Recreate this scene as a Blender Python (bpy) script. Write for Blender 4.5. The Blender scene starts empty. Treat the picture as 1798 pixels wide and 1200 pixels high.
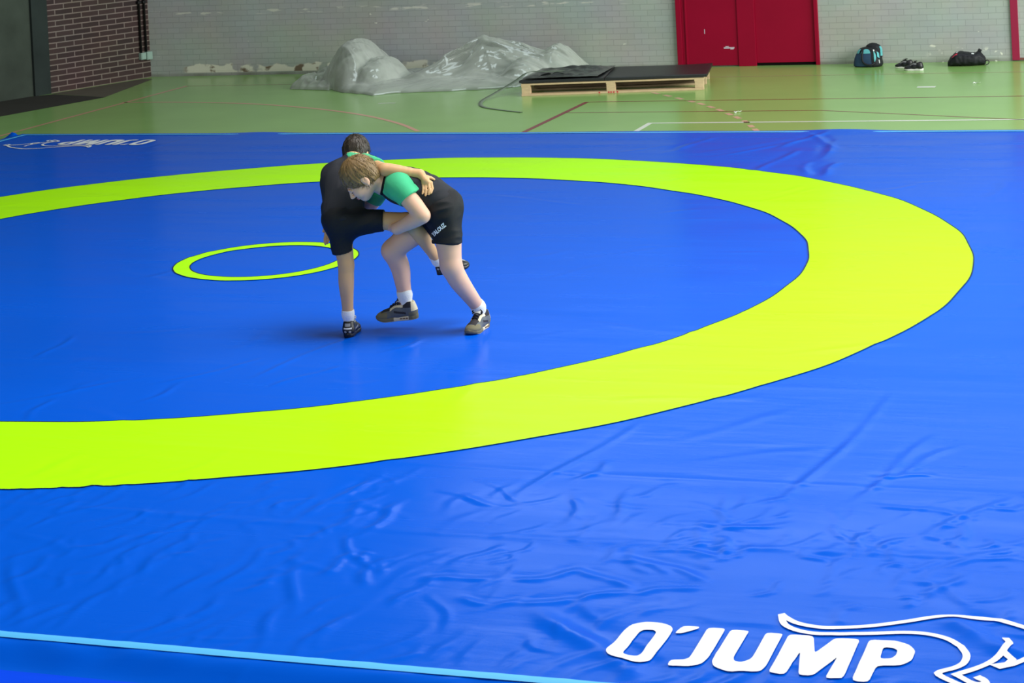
import bpy, bmesh, math, random
import numpy as np
from mathutils import Vector, Matrix, noise
from mathutils.geometry import tessellate_polygon
from mathutils.bvhtree import BVHTree

random.seed(7)
rng = np.random.default_rng(7)
SC = bpy.context.scene
COL = SC.collection

# ------------------------------------------------------------------ camera
CAM_POS = (6.161, -11.725, 2.609)
RIGHT = Vector((0.95049, 0.30683, -0.04929))
UP = Vector((0.04299, 0.02726, 0.99870))
FWD = Vector((-0.30777, 0.95137, -0.01272))
cd = bpy.data.cameras.new('camera')
cam = bpy.data.objects.new('camera', cd)
COL.objects.link(cam)
cam.matrix_world = Matrix(((RIGHT.x, UP.x, -FWD.x, CAM_POS[0]), (RIGHT.y, UP.y, -FWD.y, CAM_POS[1]),
                           (RIGHT.z, UP.z, -FWD.z, CAM_POS[2]), (0, 0, 0, 1)))
cd.sensor_width = 36
cd.lens = 3521.2 / 1798 * 36
cd.shift_x = -0.08515
cd.shift_y = -0.45344
cd.dof.use_dof = True
cd.dof.focus_distance = 11.1
cd.dof.aperture_fstop = 11
SC.camera = cam

# ------------------------------------------------------------------ light
SC.view_settings.view_transform = 'Standard'
SC.view_settings.look = 'None'
SC.view_settings.gamma = 1
SC.view_settings.exposure = 0.0
w = bpy.data.worlds.new('hall_ambient')
SC.world = w
w.use_nodes = True
w.node_tree.nodes['Background'].inputs[0].default_value = (0.86, 0.95, 1.0, 1)
w.node_tree.nodes['Background'].inputs[1].default_value = 0.16


def area(name, loc, aim, sx, sy, power, color=(1, 1, 1)):
    l = bpy.data.lights.new(name, 'AREA')
    l.shape = 'RECTANGLE'
    l.size, l.size_y, l.energy, l.color = sx, sy, power, color
    o = bpy.data.objects.new(name, l)
    COL.objects.link(o)
    o.location = loc
    o.rotation_euler = (Vector(aim) - Vector(loc)).to_track_quat('-Z', 'Y').to_euler()
    return o


area('skylight', (4.2, -1.4, 8.4), (3.2, -3.6, 0), 5, 4, 820, (1.0, 0.98, 0.95))
area('clerestory_light', (3.0, 11.3, 6.2), (3.6, 2, 1.5), 13, 2.4, 300, (0.8, 0.96, 1.0))
area('side_window_light', (13.5, 4.0, 4.2), (4, 7, 0.5), 12, 4.5, 2350, (0.97, 1.0, 0.97))

area('front_fill_light', (1.0, -17.0, 4.5), (1.0, 0, 0.8), 14, 4, 420, (1.0, 0.99, 0.96))  # unseen fill added behind the camera to brighten the wrestlers' fronts

# ------------------------------------------------------------------ measured outlines (metres)
# DATA-BEGIN
A = {'hipL':[1.304,-1.687,0.649],'hipR':[1.353,-1.66,0.638],'pel':[1.323,-1.659,0.666],'waistL':[1.286,-1.639,0.737],'waistR':[1.342,-1.61,0.733],'chestL':[1.25,-1.565,0.832],'chestR':[1.324,-1.53,0.833],'upL':[1.232,-1.507,0.877],'upR':[1.313,-1.47,0.887],'shL':[1.199,-1.507,0.864],'shR':[1.374,-1.461,0.924],'elL':[1.144,-1.454,0.706],'wrL':[1.186,-1.568,0.609],'elR':[1.587,-1.665,0.926],'wrR':[1.781,-1.624,0.895],'neck':[1.288,-1.425,0.934],'head':[1.276,-1.345,0.953],'thL':[1.314,-1.684,0.607],'knL':[1.339,-1.689,0.4],'anL':[1.328,-1.675,0.126],'calfL':[1.335,-1.692,0.303],'thR':[1.387,-1.66,0.635],'knR':[1.672,-1.578,0.631],'anR':[1.758,-1.386,0.369],'calfR':[1.719,-1.522,0.539],'heelL':[1.339,-1.715,-0.006],'toeL':[1.293,-1.52,-0.011],'heelR':[1.76,-1.407,0.29],'toeR':[1.867,-1.246,0.299],'hemL':[1.325,-1.693,0.477],'hemR':[1.547,-1.619,0.635]}
B = {'hipL':[1.865,-1.547,0.674],'hipR':[1.775,-1.429,0.664],'pelL':[1.869,-1.535,0.704],'pelR':[1.815,-1.437,0.701],'waistL':[1.798,-1.567,0.766],'waistR':[1.733,-1.462,0.766],'chestL':[1.692,-1.601,0.812],'chestR':[1.612,-1.479,0.813],'upL':[1.634,-1.63,0.832],'upR':[1.534,-1.504,0.829],'shL':[1.674,-1.68,0.841],'shR':[1.483,-1.469,0.817],'elL':[1.815,-1.699,0.681],'wrL':[1.642,-1.662,0.6],'palmL':[1.506,-1.548,0.596],'elR':[1.384,-1.45,0.684],'wrR':[1.243,-1.464,0.686],'neck':[1.55,-1.615,0.842],'head':[1.473,-1.734,0.881],'thL':[1.894,-1.559,0.605],'knL':[1.915,-1.576,0.38],'anL':[1.999,-1.416,0.119],'calfL':[1.942,-1.537,0.29],'thR':[1.715,-1.449,0.591],'knR':[1.536,-1.509,0.448],'anR':[1.578,-1.457,0.189],'calfR':[1.562,-1.47,0.351],'heelL':[2.018,-1.349,-0.002],'toeL':[2.005,-1.542,-0.002],'heelR':[1.65,-1.446,0.057],'toeR':[1.438,-1.494,0.047],'hemL':[1.896,-1.57,0.507],'hemR':[1.643,-1.473,0.554]}
A_hand = {'palm':[1.817,-1.641,0.863],'i0':[1.844,-1.628,0.849],'i1':[1.856,-1.642,0.82],'i2':[1.855,-1.66,0.798],'m0':[1.833,-1.64,0.848],'m1':[1.844,-1.656,0.816],'m2':[1.844,-1.667,0.792],'r0':[1.817,-1.644,0.848],'r1':[1.827,-1.664,0.814],'r2':[1.828,-1.676,0.787],'p0':[1.802,-1.646,0.852],'p1':[1.812,-1.666,0.821],'p2':[1.813,-1.681,0.797],'t0':[1.822,-1.626,0.88],'t1':[1.836,-1.606,0.871],'t2':[1.848,-1.594,0.86]}
A_lhand = {'palm':[1.196,-1.607,0.572],'i0':[1.19,-1.619,0.555],'i1':[1.188,-1.631,0.532],'i2':[1.19,-1.641,0.515],'m0':[1.198,-1.622,0.552],'m1':[1.199,-1.638,0.527],'m2':[1.195,-1.64,0.505],'r0':[1.202,-1.616,0.551],'r1':[1.204,-1.626,0.528],'r2':[1.206,-1.636,0.508],'p0':[1.206,-1.609,0.556],'p1':[1.21,-1.624,0.537],'p2':[1.208,-1.625,0.518],'t0':[1.191,-1.608,0.597],'t1':[1.186,-1.621,0.587],'t2':[1.182,-1.632,0.573]}
TEXT0 = [1.832,-1.591,0.544]
FOLDS = [[2.117,-5.224,2.082,-4.826,0.035,0.007],[2.492,-5.3,2.473,-4.886,0.035,0.007],[2.6,-5.309,2.646,-5.085,0.035,0.007],[2.526,-5.606,2.541,-5.348,0.035,0.007],[2.885,-5.764,2.802,-5.369,0.035,0.007],[2.861,-5.465,2.639,-4.904,0.035,0.007],[3.199,-5.322,3.223,-5.069,0.035,0.007],[1.903,-4.823,2.039,-4.615,0.035,0.007],[1.719,-5.002,1.854,-4.848,0.035,0.007],[3.071,-5.692,3.08,-5.371,0.035,0.007],[3.043,-5.805,3.055,-5.481,0.035,0.007],[3.202,-5.072,3.446,-4.986,0.035,0.007],[3.4,-5.231,3.6,-5.222,0.035,0.007],[2.952,-6.008,2.924,-5.899,0.035,0.007],[2.86,-4.896,2.906,-4.842,0.035,0.007],[2.799,-5.087,2.84,-4.853,0.035,0.007],[2.996,-5.166,2.958,-4.879,0.035,0.007],[2.44,-5.8,2.472,-5.511,0.035,0.007],[2.093,-5.713,2.103,-5.299,0.035,0.007],[1.678,-5.376,1.672,-5.105,0.035,0.007],[1.934,-5.717,1.516,-5.101,0.035,0.007],[2.46,-4.44,2.512,-3.911,0.035,0.007],[2.766,-4.56,2.777,-4.246,0.035,0.007],[1.315,-4.41,1.433,-4.08,0.035,0.007],[4.291,-4.168,4.474,-2.492,0.035,0.007],[3.219,-4.172,3.4,-3.106,0.035,0.007],[3.414,-3.884,3.457,-3.625,0.035,0.007],[3.697,-4.384,3.671,-3.955,0.035,0.007],[4.574,-3.951,4.759,-3.082,0.035,0.007],[4.11,-4.395,4.367,-4.255,0.035,0.007],[4.008,-4.348,4.144,-4.608,0.035,0.007],[4.148,-4.453,4.269,-4.631,0.035,0.007],[3.86,-4.688,4.245,-4.909,0.035,0.007],[3.749,-4.856,3.989,-5.038,0.035,0.007],[5.019,-4.904,5.095,-4.673,0.035,0.007],[4.924,-4.922,4.984,-4.989,0.035,0.007],[4.869,-4.391,5.214,-3.742,0.035,0.007],[4.598,-3.641,4.837,-3.603,0.035,0.007],[4.657,-3.972,5.037,-4.077,0.035,0.007],[3.538,-4.395,3.455,-4.026,0.035,0.007],[5.003,-4.148,5.081,-4.489,0.035,0.007],[5.134,-3.995,5.231,-3.912,0.035,0.007],[4.686,-3.608,4.872,-3.189,0.035,0.007],[3.54,-5.008,3.748,-4.885,0.035,0.007],[3.606,-5.217,3.977,-5.068,0.035,0.007],[4.007,-5.062,4.202,-4.945,0.035,0.007],[4.496,-4.546,4.591,-4.648,0.035,0.007],[3.848,-4.72,4.083,-4.854,0.035,0.007],[3.948,-4.611,4.242,-4.651,0.035,0.007],[3.723,-5.248,4.202,-5.736,0.07,0.018],[5.077,-5.099,5.378,-5.327,0.07,0.018],[2.242,5.025,2.461,5.894,0.06,0.012],[2.341,3.855,2.427,4.885,0.06,0.012],[2.276,5.899,2.747,5.02,0.06,0.012],[2.653,4.229,2.761,3.623,0.06,0.012],[2.726,4.485,2.664,5.444,0.06,0.012],[1.379,4.892,1.483,5.614,0.06,0.012],[2.901,3.625,2.902,4.231,0.06,0.012],[1.833,4.618,2.372,5.449,0.06,0.012],[0.12,-3.184,0.604,-2.639,0.03,0.006],[0.424,-3.392,0.329,-3.053,0.03,0.006],[1.194,-2.508,1.36,-1.65,0.03,0.006],[0.84,-3.035,0.88,-2.713,0.03,0.006],[1.681,-1.986,1.793,-1.665,0.03,0.006],[-0.233,-2.275,-0.315,-1.837,0.03,0.006],[0.757,-2.729,1.053,-2.24,0.03,0.006],[1.375,-2.703,1.545,-2.295,0.03,0.006]]
LOGO = {'letter_o':[[[4.06,-5.567],[4.06,-5.523],[4.064,-5.383],[4.077,-5.328],[4.119,-5.299],[4.174,-5.299],[4.211,-5.318],[4.226,-5.346],[4.229,-5.408],[4.225,-5.555],[4.222,-5.604],[4.197,-5.629],[4.132,-5.628],[4.077,-5.597]],[[4.117,-5.56],[4.116,-5.531],[4.12,-5.387],[4.13,-5.365],[4.162,-5.361],[4.176,-5.375],[4.179,-5.397],[4.176,-5.545],[4.168,-5.572],[4.141,-5.579],[4.124,-5.574]]],'apostrophe':[[[4.239,-5.375],[4.251,-5.31],[4.307,-5.306],[4.308,-5.323],[4.265,-5.37]]],'letter_j':[[[4.337,-5.309],[4.394,-5.306],[4.398,-5.326],[4.402,-5.546],[4.393,-5.6],[4.357,-5.628],[4.287,-5.634],[4.286,-5.588],[4.327,-5.58],[4.341,-5.564],[4.342,-5.532]]],'letter_u':[[[4.417,-5.31],[4.478,-5.311],[4.479,-5.332],[4.48,-5.531],[4.489,-5.558],[4.514,-5.563],[4.536,-5.543],[4.541,-5.519],[4.538,-5.314],[4.593,-5.316],[4.595,-5.334],[4.598,-5.579],[4.59,-5.619],[4.555,-5.638],[4.485,-5.639],[4.436,-5.616],[4.42,-5.576],[4.418,-5.531]]],'letter_m':[[[4.618,-5.632],[4.615,-5.316],[4.697,-5.315],[4.729,-5.452],[4.77,-5.321],[4.851,-5.316],[4.855,-5.635],[4.799,-5.633],[4.807,-5.468],[4.758,-5.623],[4.714,-5.628],[4.681,-5.448],[4.671,-5.631]]],'letter_p':[[[4.884,-5.635],[4.882,-5.314],[4.964,-5.308],[5.014,-5.331],[5.042,-5.378],[5.042,-5.455],[5.014,-5.498],[4.941,-5.513],[4.936,-5.634]],[[4.941,-5.459],[4.937,-5.369],[4.966,-5.367],[4.985,-5.381],[4.987,-5.422],[4.976,-5.451]]],'strokes':{'tail_back':[[4.552,-5.15],[4.572,-5.176],[4.618,-5.216],[4.679,-5.236],[4.744,-5.236],[4.858,-5.202],[4.968,-5.144],[5.041,-5.097],[5.101,-5.075],[5.194,-5.056],[5.275,-5.072],[5.357,-5.119],[5.44,-5.165],[5.505,-5.225],[5.55,-5.275]],'belly':[[4.553,-5.154],[4.581,-5.234],[4.631,-5.276],[4.691,-5.292],[4.754,-5.288],[4.869,-5.264],[4.983,-5.234],[5.061,-5.234],[5.128,-5.263],[5.178,-5.317],[5.204,-5.38],[5.204,-5.442],[5.182,-5.484],[5.136,-5.534],[5.188,-5.587],[5.236,-5.614],[5.251,-5.622]],'leg':[[5.308,-5.215],[5.326,-5.271],[5.309,-5.356],[5.273,-5.442],[5.192,-5.534],[5.238,-5.574],[5.27,-5.595],[5.29,-5.582],[5.255,-5.534]],'arm':[[5.312,-5.34],[5.349,-5.39],[5.338,-5.426],[5.303,-5.444],[5.318,-5.454],[5.353,-5.427],[5.379,-5.392],[5.42,-5.33]],'head':[[5.55,-5.275],[5.6,-5.3],[5.575,-5.335],[5.535,-5.3],[5.48,-5.305],[5.42,-5.33]]}}
# DATA-END


# ------------------------------------------------------------------ helpers
def lin(c):
    return tuple(((v / 255) / 12.92 if v / 255 <= 0.04045 else ((v / 255 + 0.055) / 1.055) ** 2.4) for v in c) + (1,)


def pbr(name, rgb, rough=0.5, spec=0.5, var=0.0, vscale=8.0, bump=0.0, bscale=60.0, metallic=0.0, sss=0.0, coat=0.0, stretch=None):
    m = bpy.data.materials.new(name)
    m.use_nodes = True
    nt = m.node_tree
    b = nt.nodes['Principled BSDF']
    b.inputs['Base Color'].default_value = lin(rgb)
    b.inputs['Roughness'].default_value = rough
    b.inputs['Specular IOR Level'].default_value = spec
    b.inputs['Metallic'].default_value = metallic
    b.inputs['Coat Weight'].default_value = coat
    if sss:
        b.inputs['Subsurface Weight'].default_value = sss
        b.inputs['Subsurface Radius'].default_value = (0.012, 0.005, 0.003)
        b.inputs['Subsurface Scale'].default_value = 1.0
    tc = nt.nodes.new('ShaderNodeTexCoord')
    src = tc.outputs['Object']
    if stretch:
        mp = nt.nodes.new('ShaderNodeMapping')
        mp.inputs['Scale'].default_value = stretch
        nt.links.new(src, mp.inputs[0])
        src = mp.outputs[0]
    if var:
        n = nt.nodes.new('ShaderNodeTexNoise')
        n.inputs['Scale'].default_value = vscale
        n.inputs['Detail'].default_value = 5
        nt.links.new(src, n.inputs['Vector'])
        mx = nt.nodes.new('ShaderNodeMix')
        mx.data_type = 'RGBA'
        a = lin(rgb)
        mx.inputs[6].default_value = tuple(max(0, v * (1 - var)) for v in a[:3]) + (1,)
        mx.inputs[7].default_value = tuple(min(1, v * (1 + var)) for v in a[:3]) + (1,)
        nt.links.new(n.outputs['Fac'], mx.inputs[0])
        nt.links.new(mx.outputs[2], b.inputs['Base Color'])
    if bump:
        n2 = nt.nodes.new('ShaderNodeTexNoise')
        n2.inputs['Scale'].default_value = bscale
        n2.inputs['Detail'].default_value = 4
        nt.links.new(src, n2.inputs['Vector'])
        bp = nt.nodes.new('ShaderNodeBump')
        bp.inputs['Strength'].default_value = bump
        bp.inputs['Distance'].default_value = 0.01
        nt.links.new(n2.outputs['Fac'], bp.inputs['Height'])
        nt.links.new(bp.outputs[0], b.inputs['Normal'])
    return m


def link_mesh(name, verts, faces, mats=None, parent=None, smooth=True, matidx=None, uv=None):
    me = bpy.data.meshes.new(name)
    verts = np.asarray(verts, dtype=np.float32)
    if isinstance(faces, np.ndarray):
        nf, k = faces.shape
        me.vertices.add(len(verts))
        me.vertices.foreach_set('co', verts.ravel())
        me.loops.add(nf * k)
        me.loops.foreach_set('vertex_index', faces.astype(np.int32).ravel())
        me.polygons.add(nf)
        me.polygons.foreach_set('loop_start', np.arange(0, nf * k, k, dtype=np.int32))
        me.update(calc_edges=True)
        me.validate()
    else:
        me.from_pydata([tuple(map(float, v)) for v in verts], [], faces)
        me.update()
    if smooth:
        me.polygons.foreach_set('use_smooth', [True] * len(me.polygons))
    if mats is not None:
        for m in (mats if isinstance(mats, (list, tuple)) else [mats]):
            me.materials.append(m)
    if matidx is not None:
        me.polygons.foreach_set('material_index', np.asarray(matidx, dtype=np.int32))
    if uv is not None:
        lay = me.uv_layers.new(name='UVMap')
        li = np.empty(len(me.loops), dtype=np.int32)
        me.loops.foreach_get('vertex_index', li)
        lay.data.foreach_set('uv', np.asarray(uv, dtype=np.float32)[li].ravel())
    o = bpy.data.objects.new(name, me)
    COL.objects.link(o)
    if parent is not None:
        o.parent = parent
        pw = Matrix.Identity(4)
        pr = parent
        while pr is not None:
            pw = pr.matrix_basis @ pw
            pr = pr.parent
        o.matrix_basis = pw.inverted()          # verts are given in world coordinates
    return o


def tag(o, label, cat, group=None, kind=None):
    o['label'] = label
    o['category'] = cat
    if group:
        o['group'] = group
    if kind:
        o['kind'] = kind
    return o


def structure(o):
    o['kind'] = 'structure'
    return o


def empty(name, loc, label, cat, group=None):
    o = bpy.data.objects.new(name, None)
    o.empty_display_size = 0.1
    COL.objects.link(o)
    o.location = loc
    return tag(o, label, cat, group)


BOXF = [(0, 3, 2, 1), (4, 5, 6, 7), (0, 1, 5, 4), (1, 2, 6, 5), (2, 3, 7, 6), (3, 0, 4, 7)]


def box_geo(x0, x1, y0, y1, z0, z1, M=None, bev=0.0):
    bm = bmesh.new()
    vs = [bm.verts.new(c) for c in ((x0, y0, z0), (x1, y0, z0), (x1, y1, z0), (x0, y1, z0), (x0, y0, z1), (x1, y0, z1), (x1, y1, z1), (x0, y1, z1))]
    for f in BOXF:
        bm.faces.new([vs[i] for i in f])
    if bev:
        bmesh.ops.bevel(bm, geom=list(bm.edges), offset=bev, segments=2, affect='EDGES', profile=0.6)
    if M is not None:
        bmesh.ops.transform(bm, matrix=M, verts=bm.verts)
    bmesh.ops.recalc_face_normals(bm, faces=bm.faces)
    bm.verts.index_update()
    v = [tuple(x.co) for x in bm.verts]
    f = [tuple(l.index for l in x.verts) for x in bm.faces]
    bm.free()
    return v, f


def box(name, x0, x1, y0, y1, z0, z1, mat, parent=None, M=None, bev=0.0):
    v, f = box_geo(x0, x1, y0, y1, z0, z1, M, bev)
    return link_mesh(name, v, f, mat, parent, smooth=False)


def grid_faces(nu, nv, wrap=False):
    i = np.arange(nu - 1)[:, None]
    j = np.arange(nv if wrap else nv - 1)[None, :]
    j2 = (j + 1) % nv
    a = i * nv + j
    b = i * nv + j2
    c = (i + 1) * nv + j2
    d = (i + 1) * nv + j
    return np.stack([a + 0 * b, d + 0 * b, c + 0 * a, b + 0 * a], -1).reshape(-1, 4)


def tube_geo(pts, radii, n=10, cap=True, M=None):
    pts = [Vector(p) for p in pts]
    if not hasattr(radii, '__len__'):
        radii = [radii] * len(pts)
    V, Fc = [], []
    prev = None
    for i, p in enumerate(pts):
        t = (pts[min(i + 1, len(pts) - 1)] - pts[max(i - 1, 0)]).normalized()
        if prev is None:
            a = t.orthogonal().normalized()
        else:
            a = (prev - t * prev.dot(t)).normalized()
        prev = a
        b = t.cross(a)
        for k in range(n):
            an = 2 * math.pi * k / n
            V.append(p + (a * math.cos(an) + b * math.sin(an)) * radii[i])
    for i in range(len(pts) - 1):
        for k in range(n):
            Fc.append((i * n + k, i * n + (k + 1) % n, (i + 1) * n + (k + 1) % n, (i + 1) * n + k))
    if cap:
        Fc.append(tuple(range(n - 1, -1, -1)))
        Fc.append(tuple((len(pts) - 1) * n + k for k in range(n)))
    if M is not None:
        V = [M @ v for v in V]
    return [tuple(v) for v in V], Fc


def merge(geos):
    V, Fc = [], []
    for v, f in geos:
        o = len(V)
        V += [tuple(x) for x in v]
        Fc += [tuple(i + o for i in q) for q in f]
    return V, Fc


def ribbon(pts, width, zf, closed=False):
    """flat painted line of constant width along pts (x, y); zf(x, y) gives its height"""
    P = [Vector((p[0], p[1])) for p in pts]
    if closed:
        P.append(P[0])
    V, Fc = [], []
    n = len(P)
    for i in range(n):
        a = P[i] - P[i - 1] if i > 0 else (P[1] - P[0] if not closed else P[0] - P[-2])
        b = P[i + 1] - P[i] if i < n - 1 else (P[i] - P[i - 1] if not closed else P[1] - P[0])
        a, b = a.normalized(), b.normalized()
        t = (a + b)
        t = t.normalized() if t.length > 1e-3 else a
        nn = Vector((-t.y, t.x))
        k = min(1.6, 1 / max(0.35, abs(nn.dot(Vector((-a.y, a.x))))))
        for s in (-1, 1):
            q = P[i] + nn * (s * width / 2 * k)
            V.append((q.x, q.y, zf(q.x, q.y)))
    for i in range(n - 1):
        Fc.append((2 * i, 2 * i + 2, 2 * i + 3, 2 * i + 1))
    return V, Fc


def dense(pts, step):
    out = []
    for a, b in zip(pts[:-1], pts[1:]):
        n = max(1, int(math.hypot(b[0] - a[0], b[1] - a[1]) / step))
        for k in range(n):
            t = k / n
            out.append(tuple(x + (y - x) * t for x, y in zip(a, b)))
    out.append(tuple(pts[-1]))
    return out


def spline(pts, sub=6):
    """Catmull-Rom through pts"""
    P = [np.array(p, float) for p in pts]
    P = [2 * P[0] - P[1]] + P + [2 * P[-1] - P[-2]]
    out = []
    for i in range(1, len(P) - 2):
        for k in range(sub):
            t = k / sub
            out.append(tuple(0.5 * ((2 * P[i]) + (-P[i - 1] + P[i + 1]) * t + (2 * P[i - 1] - 5 * P[i] + 4 * P[i + 1] - P[i + 2]) * t * t + (-P[i - 1] + 3 * P[i] - 3 * P[i + 1] + P[i + 2]) * t ** 3)))
    out.append(tuple(P[-2]))
    return out


# ------------------------------------------------------------------ the hall
FZ = -0.05                                   # floor level; the mat's top is z = 0
W0 = Vector((-7.635, 11.436, FZ))            # corner of brick wall and back wall
WD = Vector((0.99938, 0.03516, 0))           # along the back wall
WN = Vector((0.03516, -0.99938, 0))          # out of the back wall into the hall
MW = Matrix(((WD.x, WN.x, 0, W0.x), (WD.y, WN.y, 0, W0.y), (0, 0, 1, W0.z), (0, 0, 0, 1)))
BD = Vector((-0.266, -0.964, 0)).normalized()  # along the brick wall, towards the camera
BN = Vector((0.964, -0.266, 0)).normalized()
MB = Matrix(((BD.x, BN.x, 0, W0.x), (BD.y, BN.y, 0, W0.y), (0, 0, 1, W0.z), (0, 0, 0, 1)))


def brick_mat(name, c1, c2, mortar, bw, rh, ms, rough, bump, stains=None):
    m = pbr(name, c1, rough, 0.3)
    nt = m.node_tree
    b = nt.nodes['Principled BSDF']
    uv = nt.nodes.new('ShaderNodeUVMap')
    br = nt.nodes.new('ShaderNodeTexBrick')
    br.inputs['Color1'].default_value = lin(c1)
    br.inputs['Color2'].default_value = lin(c2)
    br.inputs['Mortar'].default_value = lin(mortar)
    br.inputs['Scale'].default_value = 1
    br.inputs['Brick Width'].default_value = bw
    br.inputs['Row Height'].default_value = rh
    br.inputs['Mortar Size'].default_value = ms
    br.inputs['Mortar Smooth'].default_value = 0.3
    nt.links.new(uv.outputs[0], br.inputs['Vector'])
    ns = nt.nodes.new('ShaderNodeTexNoise')
    ns.inputs['Scale'].default_value = 1.3
    ns.inputs['Detail'].default_value = 6
    nt.links.new(uv.outputs[0], ns.inputs['Vector'])
    mx = nt.nodes.new('ShaderNodeMix')
    mx.data_type = 'RGBA'
    mx.blend_type = 'MULTIPLY'
    mx.inputs[0].default_value = 0.35
    nt.links.new(br.outputs['Color'], mx.inputs[6])
    nt.links.new(ns.outputs['Color'], mx.inputs[7])
    hs = nt.nodes.new('ShaderNodeHueSaturation')
    hs.inputs['Saturation'].default_value = 0.95
    hs.inputs['Value'].default_value = 1.2
    nt.links.new(mx.outputs[2], hs.inputs['Color'])
    out = hs.outputs[0]
    if stains:
        out = stains(nt, uv, out)
    nt.links.new(out, b.inputs['Base Color'])
    inv = nt.nodes.new('ShaderNodeMath')
    inv.operation = 'SUBTRACT'
    inv.inputs[0].default_value = 1
    nt.links.new(br.outputs['Fac'], inv.inputs[1])
    bp = nt.nodes.new('ShaderNodeBump')
    bp.inputs['Strength'].default_value = bump
    bp.inputs['Distance'].default_value = 0.012
    nt.links.new(inv.outputs[0], bp.inputs['Height'])
    nt.links.new(bp.outputs[0], b.inputs['Normal'])
    return m


def peel(nt, uv, col):
    """paint flaked off along the foot of the wall: white filler and bare brown brick, plus small chips higher up"""
    def ramp(src, lo, hi):
        r = nt.nodes.new('ShaderNodeMapRange')
        r.inputs[1].default_value, r.inputs[2].default_value = lo, hi
        nt.links.new(src, r.inputs[0])
        return r.outputs[0]

    def mul(a, b):
        q = nt.nodes.new('ShaderNodeMath')
        q.operation = 'MULTIPLY'
        nt.links.new(a, q.inputs[0])
        nt.links.new(b, q.inputs[1])
        return q.outputs[0]

    def nz(scale, off, detail=5, vec=None):
        mp = nt.nodes.new('ShaderNodeMapping')
        mp.inputs['Location'].default_value = (off, off * 0.7, 0)
        if vec:
            mp.inputs['Scale'].default_value = vec
        nt.links.new(uv.outputs[0], mp.inputs[0])
        n = nt.nodes.new('ShaderNodeTexNoise')
        n.inputs['Scale'].default_value = scale
        n.inputs['Detail'].default_value = detail
        nt.links.new(mp.outputs[0], n.inputs['Vector'])
        return n.outputs['Fac']

    def mix(fac, a, rgb):
        q = nt.nodes.new('ShaderNodeMix')
        q.data_type = 'RGBA'
        nt.links.new(fac, q.inputs[0])
        nt.links.new(a, q.inputs[6])
        q.inputs[7].default_value = lin(rgb)
        return q.outputs[2]
    sp = nt.nodes.new('ShaderNodeSeparateXYZ')
    nt.links.new(uv.outputs[0], sp.inputs[0])
    x, z = sp.outputs[0], sp.outputs[1]
    # band between two and eighteen centimetres, from the third brick to the heap of sheeting
    wob = nz(3.0, 3.1, 4)
    top = nt.nodes.new('ShaderNodeMath')
    top.operation = 'MULTIPLY_ADD'
    nt.links.new(wob, top.inputs[0])
    top.inputs[1].default_value = -0.22
    nt.links.new(z, top.inputs[2])
    band = mul(ramp(top.outputs[0], 0.035, 0.02), ramp(z, 0.035, 0.045))
    band = mul(band, mul(ramp(x, 0.45, 0.55), ramp(x, 5.0, 4.4)))
    band = mul(band, ramp(nz(3.5, 9.0, 6), 0.36, 0.42))
    col = mix(band, col, (222, 220, 205))
    brown = mul(band, ramp(nz(5.0, 21.0, 6), 0.54, 0.6))
    col = mix(brown, col, (120, 104, 88))
    foot = mul(ramp(z, 0.05, 0.02), ramp(nz(2.0, 5.0), 0.3, 0.6))
    col = mix(foot, col, (128, 130, 120))
    far = mul(mul(ramp(x, 10.1, 10.3), ramp(x, 11.1, 11.0)), mul(ramp(z, 0.18, 0.12), ramp(nz(7.0, 2.0, 6), 0.58, 0.62)))
    col = mix(far, col, (225, 225, 212))
    chips = ramp(nz(6.5, 14.0, 5, (0.7, 1.6, 1)), 0.715, 0.73)
    col = mix(chips, col, (214, 214, 202))
    hi = mul(mul(ramp(z, 0.78, 0.8), ramp(z, 0.86, 0.84)), ramp(nz(5.0, 31.0, 6, (0.6, 3, 1)), 0.55, 0.6))
    col = mix(hi, col, (205, 205, 195))
    return col


M_back = brick_mat('painted_grey_brick', (172, 176, 173), (167, 171, 168), (156, 160, 157), 0.178, 0.0705, 0.0045, 0.6, 0.3, peel)
M_brick = brick_mat('dark_brown_brick', (70, 52, 50), (56, 43, 42), (128, 114, 106), 0.285, 0.0685, 0.0085, 0.8, 0.5)
M_conc = pbr('raw_concrete', (66, 74, 66), 0.9, 0.15, var=0.5, vscale=2.2, bump=0.4, bscale=14)
M_red = pbr('crimson_gloss_paint', (150, 4, 44), 0.5, 0.15, var=0.12, vscale=2.0)
M_red_dark = pbr('dark_gap', (14, 10, 10), 0.9, 0.1)


def wall_panel(name, s0, s1, z0, z1, th, mat, M):
    """wall slab with its front face at local y = 0, UV in metres"""
    v, f = box_geo(s0, s1, -th, 0, z0, z1)
    uv = [(c[0], c[2]) for c in v]
    v = [tuple(M @ Vector(c)) for c in v]
    return structure(link_mesh(name, v, f, mat, None, False, uv=uv))


wall_panel('wall_back', 0.0, 24.0, 0, 7.5, 0.25, M_back, MW)
wall_panel('wall_left', 0.0, 1.80, 0, 7.5, 0.25, M_brick, MB)
# raw concrete pier: a slab with a darker strip along its right edge
pier = wall_panel('wall_front_left', 1.83, 26.0, 0, 7.5, 0.25, M_conc, MB)
structure(box('trim_6', 1.72, 1.97, -0.2, 0.035, 0, 7.5, pbr('concrete_edge', (46, 54, 52), 0.9, 0.2, var=0.35, vscale=3, bump=0.3, bscale=14), None, MB))

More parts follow.
